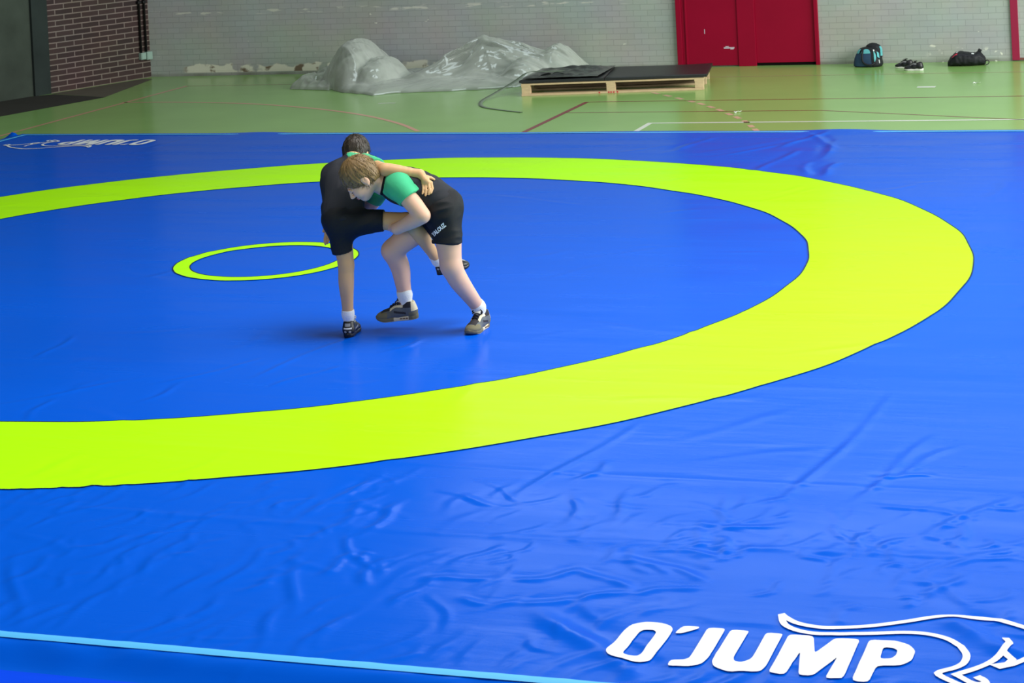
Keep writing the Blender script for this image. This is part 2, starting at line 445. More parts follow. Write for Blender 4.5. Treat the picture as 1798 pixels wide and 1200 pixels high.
# floor: glossy green sports floor with painted court lines as parts of it
M_floor = pbr('green_sports_floor', (146, 192, 106), 0.14, 0.5, var=0.1, vscale=1.2)
_nt = M_floor.node_tree
_b = _nt.nodes['Principled BSDF']
_n = _nt.nodes.new('ShaderNodeTexNoise')
_n.inputs['Scale'].default_value = 0.8
_n.inputs['Detail'].default_value = 6
_r = _nt.nodes.new('ShaderNodeMapRange')
_r.inputs[1].default_value, _r.inputs[2].default_value, _r.inputs[3].default_value, _r.inputs[4].default_value = 0.3, 0.7, 0.14, 0.24
_nt.links.new(_n.outputs['Fac'], _r.inputs[0])
_nt.links.new(_r.outputs[0], _b.inputs['Roughness'])
floor = box('floor', -16, 18, -16, 12.6, FZ - 0.2, FZ, M_floor)
structure(floor)


def wl(s, t):
    q = MW @ Vector((s, t, 0))
    return (q.x, q.y)


def court_line(pts, width, mat):
    v, f = ribbon(pts, width, lambda x, y: FZ + 0.0012)
    o = link_mesh('court_line', v, f, mat, floor, False)
    return o


P_pink = pbr('pink_line_paint', (224, 168, 140), 0.25, 0.5)
P_dash = pbr('pale_pink_line_paint', (226, 186, 156), 0.25, 0.5)
P_red = pbr('maroon_line_paint', (136, 34, 52), 0.25, 0.5)
P_redfaint = pbr('worn_maroon_line_paint', (138, 76, 66), 0.25, 0.5)
P_white = pbr('white_line_paint', (236, 240, 226), 0.25, 0.5)
P_thin = pbr('faded_line_paint', (182, 170, 126), 0.25, 0.5)
court_line([wl(1.09, 1.1), wl(1.09, 14)], 0.05, P_pink)
court_line([wl(1.09, 1.1), wl(11.9, 1.1)], 0.03, P_thin)
court_line(spline([wl(1.04, 2.62), wl(1.94, 2.70), wl(2.92, 2.95), wl(3.91, 3.45), wl(4.68, 4.01), wl(5.31, 4.64), wl(5.75, 5.22)], 8), 0.05, P_pink)
court_line([wl(6.88, 3.17), wl(6.88, 10)], 0.055, P_red)
court_line([wl(6.86, 3.17), wl(12.5, 3.17)], 0.03, P_red)
court_line([wl(6.90, 3.99), wl(9.55, 4.05), wl(11.57, 4.85), wl(12.4, 5.3)], 0.03, P_redfaint)
court_line([wl(8.0, 10), wl(8.0, 4.82), wl(12.6, 4.84)], 0.055, P_white)
court_line([wl(10.284, 2.32), wl(10.479, 2.32)], 0.11, P_white)
court_line([wl(4.44, 3.05), wl(4.54, 3.02), wl(4.64, 3.03)], 0.035, P_white)
dsh = [(-0.085, 9.198), (0.116, 8.969), (0.316, 8.731), (0.514, 8.485), (0.68, 8.275), (0.839, 8.043), (0.998, 7.803), (1.169, 7.503), (1.316, 7.252), (1.467, 6.971), (1.596, 6.663), (1.697, 6.425)]
for i, q in enumerate(dsh):
    a = Vector(dsh[max(0, i - 1)])
    b = Vector(dsh[min(len(dsh) - 1, i + 1)])
    t = (b - a).normalized() * 0.085
    court_line([(q[0] - t.x, q[1] - t.y), (q[0] + t.x, q[1] + t.y)], 0.055, P_dash)
# dark rubber strip and bare screed along the foot of the left wall
bord = [(-7.384, 7.71), (-7.035, 9.35), (-7.98, 9.70), (-8.25, 9.4), (-9.8, 5.0), (-8.2, 4.0)]
ob = link_mesh('floor_border', [(x, y, FZ + 0.0009) for x, y in bord], [tuple(range(len(bord)))], pbr('dark_screed', (58, 56, 52), 0.7, 0.3, var=0.2, vscale=4), floor, False)
scr = [(-7.05, 9.36), (-7.45, 11.15), (-7.62, 11.2), (-8.05, 9.75)]
link_mesh('floor_border', [(x, y, FZ + 0.0006) for x, y in scr], [tuple(range(len(scr)))], pbr('brown_screed', (96, 92, 80), 0.5, 0.4, var=0.2, vscale=4), floor, False)

# red doors and their frames (proud of the wall)
DH = 2.75
door1 = structure(box('door_1', 7.19, 7.88, 0.0, 0.03, 0.012, DH - 0.06, M_red, None, MW, 0.004))
box('edge_bead', 7.235, 7.255, 0.028, 0.045, 0.015, DH - 0.07, M_red, door1, MW, 0.003)
M_scuff = pbr('pale_scuff', (205, 190, 205), 0.6, 0.3)
for s0, s1, z0, z1 in ((7.467, 7.476, 0.40, 0.455), (7.70, 7.83, 0.215, 0.232), (7.72, 7.76, 0.226, 0.244), (7.78, 7.82, 0.205, 0.216)):
    box('scuff_mark', s0, s1, 0.03, 0.0312, z0, z1, M_scuff, door1, MW)
door2 = structure(box('door_2', 8.095, 8.815, 0.0, 0.018, 0.035, DH - 0.06, M_red, None, MW, 0.004))
box('door_gap', 8.095, 8.815, 0.0, 0.012, 0.0, 0.036, M_red_dark, door2, MW)
structure(box('trim_1', 7.125, 7.19, 0.0, 0.05, 0.0, DH, M_red, None, MW, 0.004))
structure(box('trim_2', 7.88, 8.095, 0.0, 0.045, 0.0, DH - 0.06, M_red, None, MW, 0.004))
structure(box('trim_3', 8.815, 8.86, 0.0, 0.05, 0.0, DH, M_red, None, MW, 0.004))
structure(box('trim_4', 7.19, 8.815, 0.0, 0.05, DH - 0.06, DH, M_red, None, MW, 0.004))
structure(box('trim_5', 11.11, 11.195, 0.0, 0.03, 0.01, 4.5, pbr('magenta_red_paint', (150, 18, 62), 0.45, 0.4), None, MW, 0.003))
structure(box('trim_7', 11.195, 12.6, 0.0, 0.02, 0.01, 0.035, pbr('brown_threshold', (120, 74, 66), 0.6, 0.3), None, MW))

# pipes and boxes on the brick wall
M_pipe = pbr('black_pipe', (18, 16, 18), 0.5, 0.4)
M_jbox = pbr('grey_green_plastic_box', (146, 172, 160), 0.5, 0.4)
for s, zb, lab in ((0.181, 0.335, 'black pipe down the brick wall, the one farther from the corner'), (0.091, 0.34, 'black pipe down the brick wall, the one nearer the grey corner')):
    pe = link_mesh('wall_pipe', *tube_geo([(s, 0.025, zb), (s, 0.025, 7.4)], 0.0145, 12, True, MB), M_pipe)
    tag(pe, lab, 'pipe', 'pipes on the brick wall')
    box('pipe_clip', s - 0.03, s + 0.03, 0.0, 0.044, 0.98, 1.01, M_pipe, pe, MB, 0.003)
jb = box('junction_box', 0.118, 0.205, 0.0, 0.05, 0.245, 0.335, M_jbox, None, MB, 0.006)
tag(jb, 'small pale grey-green box at the foot of the farther black pipe', 'box', 'boxes on the brick wall')
box('box_lid', 0.125, 0.198, 0.05, 0.056, 0.252, 0.328, M_jbox, jb, MB, 0.002)
jb2 = box('junction_box', 0.015, 0.112, 0.0, 0.06, 0.235, 0.34, M_jbox, None, MB, 0.006)
tag(jb2, 'pale grey-green box at the foot of the pipe nearest the corner', 'box', 'boxes on the brick wall')
box('box_lid', 0.022, 0.105, 0.06, 0.066, 0.242, 0.333, M_jbox, jb2, MB, 0.002)

# ------------------------------------------------------------------ the wrestling mat
XL, XR, YF, YN = -5.86, 6.1, 5.935, -5.822       # the light blue edge stripe runs here


def mat_h(x, y):
    """height of the vinyl cover's top: slack ripples and pulled creases (numpy arrays)"""
    x = np.asarray(x, float)
    y = np.asarray(y, float)
    h = 0.0016 * np.sin(1.7 * x + 0.8 * np.sin(0.9 * y)) * np.sin(2.6 * y + 0.5 * np.sin(1.3 * x))
    h = h + 0.0007 * np.sin(5.1 * y + 1.3 * np.sin(1.1 * x) + 0.7 * x) + 0.0005 * np.sin(9.0 * y - 2.2 * x + 1.5 * np.sin(0.8 * x))
    for (x0, y0, x1, y1, wd, am) in FOLDS:
        dx, dy = x1 - x0, y1 - y0
        L = math.hypot(dx, dy) + 1e-6
        cx, cy = (x0 + x1) / 2, (y0 + y1) / 2
        m = (np.abs(x - cx) < L / 2 + 4 * wd) & (np.abs(y - cy) < L / 2 + 4 * wd)
        if not m.any():
            continue
        px, py = x[m] - x0, y[m] - y0
        t = (px * dx + py * dy) / (L * L)
        d = (px * -dy + py * dx) / L
        d = d + 0.02 * np.sin(t * 5 + x0 * 7)
        env = np.clip(t + 0.12, 0, 1) * np.clip(1.12 - t, 0, 1) * 4 * (0.7 + 0.3 * np.sin(t * 9 + y0 * 5))
        env = np.clip(env, 0, 1)
        hh = am * np.exp(-(d / wd) ** 2) - 0.45 * am * np.exp(-((d - 2.0 * wd) / (1.4 * wd)) ** 2)
        h[m] += hh * env
    # weld seam and crease bands near the camera side
    for (yy, sl, am) in ((-3.70, -0.02, 0.0022), (-4.62, 0.02, 0.0022), (-2.35, 0.0, 0.0012), (-0.9, 0.01, 0.0010), (1.1, 0.0, 0.001), (3.6, 0.01, 0.001)):
        d = y - yy - sl * x - 0.03 * np.sin(1.4 * x)
        h = h + am * np.exp(-(d / 0.03) ** 2)
    return h


EXTRA = []
for k in range(260):    # slack wrinkles in the strip nearest the camera
    x0, y0 = rng.uniform(-1.2, 6.0), rng.uniform(-5.75, -4.05)
    an = rng.normal(1.32, 0.3) if rng.random() < 0.7 else rng.normal(2.55, 0.35)
    L = rng.uniform(0.1, 0.42)
    EXTRA.append((x0, y0, x0 + L * math.cos(an), y0 + L * math.sin(an), rng.uniform(0.013, 0.026), rng.uniform(0.0008, 0.003)))
for k in range(110):    # pulled along the long crease that runs across the strip
    x0 = rng.uniform(-1.0, 5.8)
    y0 = -4.62 + 0.02 * x0 + rng.normal(0, 0.16)
    an = rng.normal(1.25, 0.4)
    L = rng.uniform(0.08, 0.3)
    EXTRA.append((x0, y0, x0 + L * math.cos(an), y0 + L * math.sin(an), rng.uniform(0.012, 0.022), rng.uniform(0.001, 0.0032)))
for k in range(90):
    x0, y0 = rng.uniform(-5.5, 5.8), rng.uniform(-3.6, 5.5)
    an = rng.normal(0.45, 0.5)
    L = rng.uniform(0.2, 0.9)
    EXTRA.append((x0, y0, x0 + L * math.cos(an), y0 + L * math.sin(an), rng.uniform(0.025, 0.04), rng.uniform(0.001, 0.0028)))
for k in range(80):     # tucks along the near stripe
    x0 = rng.uniform(-0.5, 6.0)
    EXTRA.append((x0, YN + 0.01, x0 + rng.uniform(0.05, 0.2), YN + rng.uniform(0.12, 0.4), 0.02, rng.uniform(0.001, 0.0035)))
FOLDS = [(a, b, c, d, w * 0.62, m * 0.62) for a, b, c, d, w, m in FOLDS]
FOLDS = [tuple(f) for f in FOLDS] + EXTRA


def edge_profile(e):
    """level on top, rounded over the rim nine centimetres past the stripe, then lying on the floor"""
    e = np.asarray(e, float)
    t = np.clip((e - 0.085) / 0.035, 0, 1)
    return -(0.0455) * (t * t * (3 - 2 * t))


xs = np.concatenate([np.linspace(XL - 0.30, XL - 0.14, 5), np.linspace(XL - 0.12, XL - 0.08, 7), np.arange(XL - 0.06, -1.6, 0.025), np.arange(-1.6, XR + 0.061, 0.0125), np.linspace(XR + 0.08, XR + 0.12, 7), np.linspace(XR + 0.14, XR + 0.3, 5)])
ys = np.concatenate([np.linspace(YN - 1.6, YN - 0.25, 10), np.linspace(YN - 0.22, YN - 0.08, 15), np.arange(YN - 0.07, -3.4, 0.011), np.arange(-3.4, YF + 0.061, 0.025), np.linspace(YF + 0.08, YF + 0.12, 7), np.linspace(YF + 0.14, YF + 0.25, 5)])
GX, GY = np.meshgrid(xs, ys, indexing='ij')
ex = np.maximum(XL - GX, GX - XR)
ey = np.maximum(YN - GY, GY - YF)
EE = np.maximum(ex, ey)
near = (YN - GY) > 0                             # on the near side the slack cover slopes gently to the floor
SS = np.where(near, np.maximum(ex, 0.085 + (YN - GY - 0.03) * 0.035 / 0.15), EE)
SS = np.where(near & (YN - GY < 0.03), np.maximum(ex, ey), SS)
GZ = mat_h(GX, GY)
skirt = np.clip((SS - 0.09) / 0.03, 0, 1)
GZ = GZ * (1 - 0.9 * skirt) + edge_profile(SS)
GZ += np.where(near & (EE > 0.01), (0.0045 * np.sin(9 * GX + 4 * np.sin(3 * GX) - 14 * (YN - GY)) + 0.0025 * np.sin(23 * GX + 3 * np.sin(5 * GX) + 25 * (YN - GY))) * np.clip((EE - 0.01) / 0.05, 0, 1) * (1 - skirt), 0)
GZ += skirt * (0.0015 + 0.0015 * np.sin(4 * GX + 3 * GY))
for (bx, by, br, ba) in ((-6.07, 6.03, 0.06, 0.065), (2.6, 6.03, 0.35, 0.014), (-3.2, 6.02, 0.3, 0.012), (0.9, 6.02, 0.5, 0.004)):
    GZ += ba * np.exp(-((GX - bx) ** 2 + ((GY - by) * 1.6) ** 2) / br ** 2)


def vinyl(name, rgb, rough=0.3):
    m = pbr(name, rgb, rough, 0.03)
    nt = m.node_tree
    b = nt.nodes['Principled BSDF']
    tc = nt.nodes.new('ShaderNodeTexCoord')
    # rub marks: long faint streaks change the gloss, fine grain roughens it
    mp = nt.nodes.new('ShaderNodeMapping')
    mp.inputs['Scale'].default_value = (0.5, 3.0, 1)
    mp.inputs['Rotation'].default_value = (0, 0, 0.1)
    nt.links.new(tc.outputs['Object'], mp.inputs[0])
    n = nt.nodes.new('ShaderNodeTexNoise')
    n.inputs['Scale'].default_value = 1.6
    n.inputs['Detail'].default_value = 8
    nt.links.new(mp.outputs[0], n.inputs['Vector'])
    r = nt.nodes.new('ShaderNodeMapRange')
    r.inputs[1].default_value, r.inputs[2].default_value = 0.3, 0.7
    r.inputs[3].default_value, r.inputs[4].default_value = rough - 0.06, rough + 0.08
    nt.links.new(n.outputs['Fac'], r.inputs[0])
    nt.links.new(r.outputs[0], b.inputs['Roughness'])
    n2 = nt.nodes.new('ShaderNodeTexNoise')
    n2.inputs['Scale'].default_value = 7
    n2.inputs['Detail'].default_value = 6
    mp2 = nt.nodes.new('ShaderNodeMapping')
    mp2.inputs['Scale'].default_value = (0.35, 1.6, 1)
    nt.links.new(tc.outputs['Object'], mp2.inputs[0])
    nt.links.new(mp2.outputs[0], n2.inputs['Vector'])
    bp = nt.nodes.new('ShaderNodeBump')
    bp.inputs['Strength'].default_value = 0.10
    bp.inputs['Distance'].default_value = 0.02
    nt.links.new(n2.outputs['Fac'], bp.inputs['Height'])
    nt.links.new(bp.outputs[0], b.inputs['Normal'])
    return m


M_blue = vinyl('blue_vinyl', (0, 89, 214), 0.22)
M_lime = vinyl('lime_vinyl', (178, 255, 12), 0.3)
M_piping = pbr('light_blue_piping', (86, 190, 250), 0.5, 0.4)
M_white = pbr('white_print', (246, 250, 252), 0.4, 0.4)
M_under = pbr('blue_foam', (16, 50, 150), 0.8, 0.2)

mat_root = empty('wrestling_mat', (0, 0, FZ), 'huge blue wrestling mat with lime ring lying on the green gym floor', 'mat')
M_apron = vinyl('bright_blue_vinyl', (10, 74, 236), 0.3)
_f = grid_faces(len(xs), len(ys))[:, ::-1]
_apron = GY.ravel()[_f].mean(1) < YN - 0.165
_V = np.stack([GX, GY, GZ], -1).reshape(-1, 3)
link_mesh('cover', _V, np.ascontiguousarray(_f[~_apron]), M_blue, mat_root)
o = link_mesh('apron', _V, np.ascontiguousarray(_f[_apron]), M_apron, mat_root)
o['label'] = 'smooth bright blue flap lying on the floor along the near edge'
box('foam_core', XL - 0.08, XR + 0.08, YN + 0.03, YF + 0.08, FZ + 0.001, -0.014, M_under, mat_root)


def zmat(x, y, off=0.0022):
    return float(mat_h(np.array([x]), np.array([y]))[0]) + off


def ring_mesh(name, cx, cy, r0, r1, nr, na, mat, off=0.0024):
    a = np.linspace(0, 2 * math.pi, na, endpoint=False)
    r = np.linspace(r0, r1, nr)
    Rr, Aa = np.meshgrid(r, a, indexing='ij')
    wob = 1 + 0.0008 * np.sin(23 * Aa) + 0.0006 * np.sin(41 * Aa + 1)
    X, Y = cx + Rr * wob * np.cos(Aa), cy + Rr * wob * np.sin(Aa)
    Z = mat_h(X, Y) + off
    return link_mesh(name, np.stack([X, Y, Z], -1).reshape(-1, 3), grid_faces(nr, na, True), mat, mat_root)


o = ring_mesh('passivity_ring', 0, 0, 3.4846, 4.5, 42, 1100, M_lime)
o['label'] = 'broad lime green ring'
o = ring_mesh('centre_ring', -0.158, 0.218, 0.5, 0.611, 6, 200, M_lime)
o['label'] = 'small lime green ring at the centre of the mat'
M_seam = pbr('dark_blue_stitching', (10, 34, 70), 0.6, 0.3)
for cx_, cy_, rr_ in ((0, 0, 3.4846), (0, 0, 4.5), (-0.158, 0.218, 0.5), (-0.158, 0.218, 0.611)):
    ring_mesh('stitched_seam', cx_, cy_, rr_ - 0.004, rr_ + 0.004, 2, 1100 if rr_ > 1 else 240, M_seam, 0.0032)
# light blue edge stripe, one part per side
for a, b in (((XL, YN), (XR, YN)), ((XL, YF), (XR, YF)), ((XL, YN), (XL, YF)), ((XR, YN), (XR, YF))):
    pts = dense([a, b], 0.06)
    P2 = np.array(pts)
    nn = np.array([-(b[1] - a[1]), b[0] - a[0]], float)
    nn /= np.hypot(*nn)
    V = []
    for k in (-0.5, -0.25, 0, 0.25, 0.5):
        q = P2 + nn * k * 0.046
        V.append(np.column_stack([q, mat_h(q[:, 0], q[:, 1]) + 0.0035 + 0.0025 * (1 - (2 * k) ** 2)]))
    V = np.stack(V, 0)
    po = link_mesh('edge_stripe', V.reshape(-1, 3), grid_faces(5, len(pts)), M_piping, mat_root)
    po['label'] = 'light blue edge stripe'


def poly_mesh(loops, tf, name, mat, parent):
    """flat printed shape (outline + holes) laid on the cover"""
    L3 = [[Vector((x, y, 0)) for x, y in l] for l in loops]
    tris = tessellate_polygon(L3)
    flat = [p for l in L3 for p in l]
    bm = bmesh.new()
    vs = [bm.verts.new(p) for p in flat]
    for t in tris:
        try:
            bm.faces.new([vs[i] for i in t])
        except ValueError:
            pass
    for _ in range(5):
        es = [e for e in bm.edges if e.calc_length() > 0.025]
        if es:
            bmesh.ops.subdivide_edges(bm, edges=es, cuts=1, use_grid_fill=False)
            bmesh.ops.triangulate(bm, faces=bm.faces)
    for v in bm.verts:
        x, y = tf(v.co.x, v.co.y)
        v.co = (x, y, zmat(x, y, 0.0045))
    bmesh.ops.recalc_face_normals(bm, faces=bm.faces)
    if sum(f.normal.z for f in bm.faces) < 0:
        bmesh.ops.reverse_faces(bm, faces=bm.faces)
    bm.verts.index_update()
    V = [tuple(v.co) for v in bm.verts]
    Fc = [tuple(v.index for v in f.verts) for f in bm.faces]
    bm.free()
    return link_mesh(name, V, Fc, mat, parent)


def round_loop(l, sub=3):
    """ease the corners of an outline a little"""
    out = []
    n = len(l)
    for i in range(n):
        p0, p1, p2 = np.array(l[i - 1]), np.array(l[i]), np.array(l[(i + 1) % n])
        a = p1 + (p0 - p1) * min(0.3, 0.018 / (np.hypot(*(p0 - p1)) + 1e-6))
        b = p1 + (p2 - p1) * min(0.3, 0.018 / (np.hypot(*(p2 - p1)) + 1e-6))
        for k in range(sub):
            t = k / (sub - 1)
            out.append(tuple((1 - t) ** 2 * a + 2 * t * (1 - t) * p1 + t * t * b))
    return out


for side, tf in (('near', lambda x, y: (x, y)), ('far', lambda x, y: (-0.04 - x, -0.045 - y))):
    for ln in ('letter_o', 'apostrophe', 'letter_j', 'letter_u', 'letter_m', 'letter_p'):
        poly_mesh([round_loop(l) for l in LOGO[ln]], tf, 'logo_letter', M_white, mat_root)
    for sn, pts in LOGO['strokes'].items():
        sharp = {'belly': 9, 'leg': 4}.get(sn)
        q = [tf(*p) for p in pts]
        if sn == 'belly':
            q = spline(q[:10], 5) + spline(q[9:], 4)[1:]
        elif sn == 'leg':
            q = spline(q[:5], 5) + spline(q[4:], 4)[1:]
        elif sn == 'arm':
            q = dense(q, 0.03)
        else:
            q = spline(q, 5)
        v, f = ribbon(dense(q, 0.012), 0.024, lambda x, y: zmat(x, y, 0.0045))
        link_mesh('logo_outline', v, f, M_white, mat_root)

# ------------------------------------------------------------------ things along the back wall
# pallet
PM = Matrix.Translation((-1.588, 9.055, FZ)) @ Matrix.Rotation(math.radians(11.3), 4, 'Z')
M_wood = pbr('pale_pine', (214, 186, 148), 0.7, 0.3, var=0.22, vscale=9, bump=0.2, bscale=30, stretch=(1, 6, 6))
M_wood2 = pbr('grey_brown_pine', (150, 122, 106), 0.8, 0.3, var=0.25, vscale=9, stretch=(1, 6, 6))
pal = empty('wooden_pallet', PM @ Vector((1.0, 0.53, 0)), 'long pale wooden pallet carrying two black mats in front of the grey wall', 'pallet')
for y in (0.0, 0.485, 0.97):
    box('bottom_board', 0.0, 2.02, y, y + 0.1, 0.0, 0.022, M_wood, pal, PM, 0.002)
    for x in (0.0, 0.945, 1.92):
        box('block', x + 0.003, x + 0.1, y + 0.003, y + 0.097, 0.022, 0.1, M_wood, pal, PM, 0.003)
for x in (0.0, 0.945, 1.92):
    box('stringer_board', x, x + 0.1, 0.0, 1.07, 0.1, 0.117, M_wood, pal, PM, 0.002)
for k in range(7):
    y = 0.0 + k * 0.1617
    box('deck_board', 0.0, 2.02, y, y + 0.1, 0.117, 0.137, M_wood if k == 0 else M_wood2, pal, PM, 0.002)
box('inner_board', 0.1, 1.92, 0.30, 0.33, 0.05, 0.085, M_wood2, pal, PM, 0.002)
M_mark = pbr('red_paint_mark', (205, 40, 60), 0.7, 0.2)
for x in (0.86, 0.965, 0.99, 1.02, 1.06):
    box('red_mark', x, x + 0.016, -0.0015, 0.0, 0.004, 0.019, M_mark, pal, PM)

M_black = pbr('black_rubber_sheet', (26, 27, 30), 0.42, 0.5, var=0.15, vscale=5, bump=0.15, bscale=20)


def sheet(name, pts_fn, nu, nv, th, mat, M, label, cat):
    u = np.linspace(0, 1, nu)
    v = np.linspace(0, 1, nv)
    top, bot = [], []
    for a in u:
        for b in v:
            p = pts_fn(a, b)
            top.append(M @ Vector(p))
            bot.append(M @ Vector((p[0], p[1], p[2] - th)))
    n = nu * nv
    f = grid_faces(nu, nv)[:, ::-1]
    f2 = grid_faces(nu, nv) + n
    V = [tuple(x) for x in top + bot]
    Fc = [tuple(q) for q in f] + [tuple(q) for q in f2]
    rim = [i * nv for i in range(nu)] + [(nu - 1) * nv + j for j in range(1, nv)] + [i * nv + nv - 1 for i in range(nu - 2, -1, -1)] + [j for j in range(nv - 2, 0, -1)]
    for a, b in zip(rim, rim[1:] + rim[:1]):
        Fc.append((a, a + n, b + n, b)[::-1])
    o = link_mesh(name, V, Fc, mat, None, False)
    o.data.polygons.foreach_set('use_smooth', [i < len(f) for i in range(len(o.data.polygons))])
    return tag(o, label, cat, 'black mats on the pallet')


def mat_left(a, b):
    x0 = -0.02 + 0.06 * max(0, b - 0.75) * 4 + 0.10 * b
    x = x0 + (0.93 - x0) * a
    y = -0.012 + 1.10 * b
    z = 0.172 + 0.016 * noise.noise((x * 3, y * 3, 1)) * (1 - 0.5 * a) + 0.02 * math.exp(-((x - 0.3) ** 2 + (y - 0.95) ** 2) / 0.05)
    return (x, y, z)


def mat_right(a, b):
    x = 0.935 + (2.06 - 0.935) * a - 0.0 * b
    y = -0.012 + 1.11 * b
    return (x, y, 0.168 + 0.003 * math.sin(5 * x) * math.sin(4 * y) + 0.01 * max(0, a - 0.9) * b * 3)


mL = sheet('rubber_mat', mat_left, 24, 20, 0.026, M_black, PM, 'crumpled shiny black mat on the end of the pallet beside the plastic sheeting', 'mat')
mR = sheet('rubber_mat', mat_right, 16, 12, 0.026, M_black, PM, 'flat dull black mat on the end of the pallet nearer the red doors', 'mat')

# crumpled shiny black film on the left mat
M_film = pbr('shiny_black_film', (20, 20, 24), 0.2, 1.0)
fx, fy = np.meshgrid(np.linspace(0.0, 0.85, 60), np.linspace(0.02, 1.02, 50), indexing='ij')
fz = np.zeros_like(fx)
for i in range(fx.shape[0]):
    for j in range(fx.shape[1]):
        x, y = fx[i, j], fy[i, j]
        e = min(1, 6 * min(x - 0.0 + 0.02, 0.87 - x), 6 * min(y, 1.04 - y))
        fz[i, j] = 0.196 + max(0, e) * (0.040 * abs(noise.noise((x * 3 + 2 * y, y * 4, 4.2))) + 0.026 * abs(noise.noise((x * 8, y * 9 + x * 4, 7.7)))) - 0.004
ang = 0.10 * fy
fv = [tuple(PM @ Vector((x + a, y, z))) for x, y, z, a in zip(fx.ravel(), fy.ravel(), fz.ravel(), ang.ravel())]
fo = link_mesh('plastic_film', fv, grid_faces(60, 50), M_film)
tag(fo, 'crumpled glossy black film lying on the pallet beside the clear sheeting', 'plastic film')

# grey strap curling from the pallet down onto the floor
sp = spline([tuple(PM @ Vector(q)) for q in ((0.45, 0.25, 0.235), (0.2, 0.3, 0.232), (0.02, 0.42, 0.215), (-0.10, 0.30, 0.14))] + [(-1.86, 8.98, -0.0), (-1.88, 8.6, -0.042), (-1.72, 8.2, -0.047), (-1.45, 7.95, -0.047), (-1.1, 7.72, -0.047)], 8)
V, Fc = [], []
for i, q in enumerate(sp):
    t = Vector(sp[min(i + 1, len(sp) - 1)]) - Vector(sp[max(i - 1, 0)])
    sd = Vector((-t.y, t.x, 0)).normalized() * 0.034 * (1 - 0.5 * i / len(sp))
    for s in (-1, 1):
        V.append(tuple(Vector(q) + sd * s))
        V.append(tuple(Vector(q) + sd * s + Vector((0, 0, 0.003))))
for i in range(len(sp) - 1):
    a, b = 4 * i, 4 * i + 4
    Fc += [(a + 1, a + 3, b + 3, b + 1), (a, b, b + 2, a + 2), (a, a + 1, b + 1, b), (a + 2, b + 2, b + 3, a + 3)]
so = link_mesh('packing_strap', V, Fc, pbr('grey_strap', (112, 128, 104), 0.3, 0.6))
tag(so, 'grey packing strap curling off the pallet onto the green floor', 'strap')


# heap of clear plastic sheeting
def plastic_mat():
    m = bpy.data.materials.new('clear_polythene')
    m.use_nodes = True
    nt = m.node_tree
    for n in list(nt.nodes):
        nt.nodes.remove(n)
    out = nt.nodes.new('ShaderNodeOutputMaterial')
    tr = nt.nodes.new('ShaderNodeBsdfTransparent')
    tr.inputs[0].default_value = (0.97, 0.99, 0.97, 1)
    df = nt.nodes.new('ShaderNodeBsdfDiffuse')
    df.inputs[0].default_value = lin((248, 254, 244))
    tl = nt.nodes.new('ShaderNodeBsdfTranslucent')
    tl.inputs[0].default_value = lin((248, 254, 244))
    gl = nt.nodes.new('ShaderNodeBsdfGlossy')
    gl.inputs['Roughness'].default_value = 0.1
    m1 = nt.nodes.new('ShaderNodeMixShader')
    m1.inputs[0].default_value = 0.3
    nt.links.new(df.outputs[0], m1.inputs[1])
    nt.links.new(tl.outputs[0], m1.inputs[2])
    m2 = nt.nodes.new('ShaderNodeMixShader')
    lw = nt.nodes.new('ShaderNodeLayerWeight')       # film hides more where one looks along it
    lw.inputs['Blend'].default_value = 0.5
    mr = nt.nodes.new('ShaderNodeMapRange')
    mr.inputs[1].default_value, mr.inputs[2].default_value = 0.15, 0.95
    mr.inputs[3].default_value, mr.inputs[4].default_value = 0.24, 0.86
    nt.links.new(lw.outputs['Facing'], mr.inputs[0])
    nt.links.new(mr.outputs[0], m2.inputs[0])
    nt.links.new(tr.outputs[0], m2.inputs[1])
    nt.links.new(m1.outputs[0], m2.inputs[2])
    fr = nt.nodes.new('ShaderNodeFresnel')
    fr.inputs[0].default_value = 1.5
    m3 = nt.nodes.new('ShaderNodeMixShader')
    mg = nt.nodes.new('ShaderNodeMath')
    mg.operation = 'ADD'
    mg.inputs[1].default_value = 0.06
    nt.links.new(fr.outputs[0], mg.inputs[0])
    nt.links.new(mg.outputs[0], m3.inputs[0])
    nt.links.new(m2.outputs[0], m3.inputs[1])
    nt.links.new(gl.outputs[0], m3.inputs[2])
    nt.links.new(m3.outputs[0], out.inputs[0])
    tc = nt.nodes.new('ShaderNodeTexCoord')
    mp = nt.nodes.new('ShaderNodeMapping')
    mp.inputs['Scale'].default_value = (2.2, 1.2, 1.6)
    mp.inputs['Rotation'].default_value = (0.3, 0.5, 0.6)
    nt.links.new(tc.outputs['Object'], mp.inputs[0])
    vo = nt.nodes.new('ShaderNodeTexVoronoi')        # facets and sharp creases of stiff film
    vo.feature = 'SMOOTH_F1'
    vo.inputs['Scale'].default_value = 2.2
    vo.inputs['Smoothness'].default_value = 0.15
    nz = nt.nodes.new('ShaderNodeTexNoise')
    nz.inputs['Scale'].default_value = 3.0
    nt.links.new(mp.outputs[0], nz.inputs['Vector'])
    ad = nt.nodes.new('ShaderNodeVectorMath')
    ad.operation = 'MULTIPLY_ADD'
    nt.links.new(nz.outputs['Color'], ad.inputs[0])
    ad.inputs[1].default_value = (0.5, 0.5, 0.5)
    nt.links.new(mp.outputs[0], ad.inputs[2])
    nt.links.new(ad.outputs[0], vo.inputs['Vector'])
    bp = nt.nodes.new('ShaderNodeBump')
    bp.inputs['Strength'].default_value = 0.2
    bp.inputs['Distance'].default_value = 0.05
    nt.links.new(vo.outputs['Distance'], bp.inputs['Height'])
    for q in (gl, fr):
        nt.links.new(bp.outputs[0], q.inputs['Normal'])
    return m


M_poly = plastic_mat()
heap = empty('plastic_sheeting', MW @ Vector((4.4, 1.2, 0)), 'large crumpled heap of clear plastic sheeting against the grey wall', 'plastic sheeting')


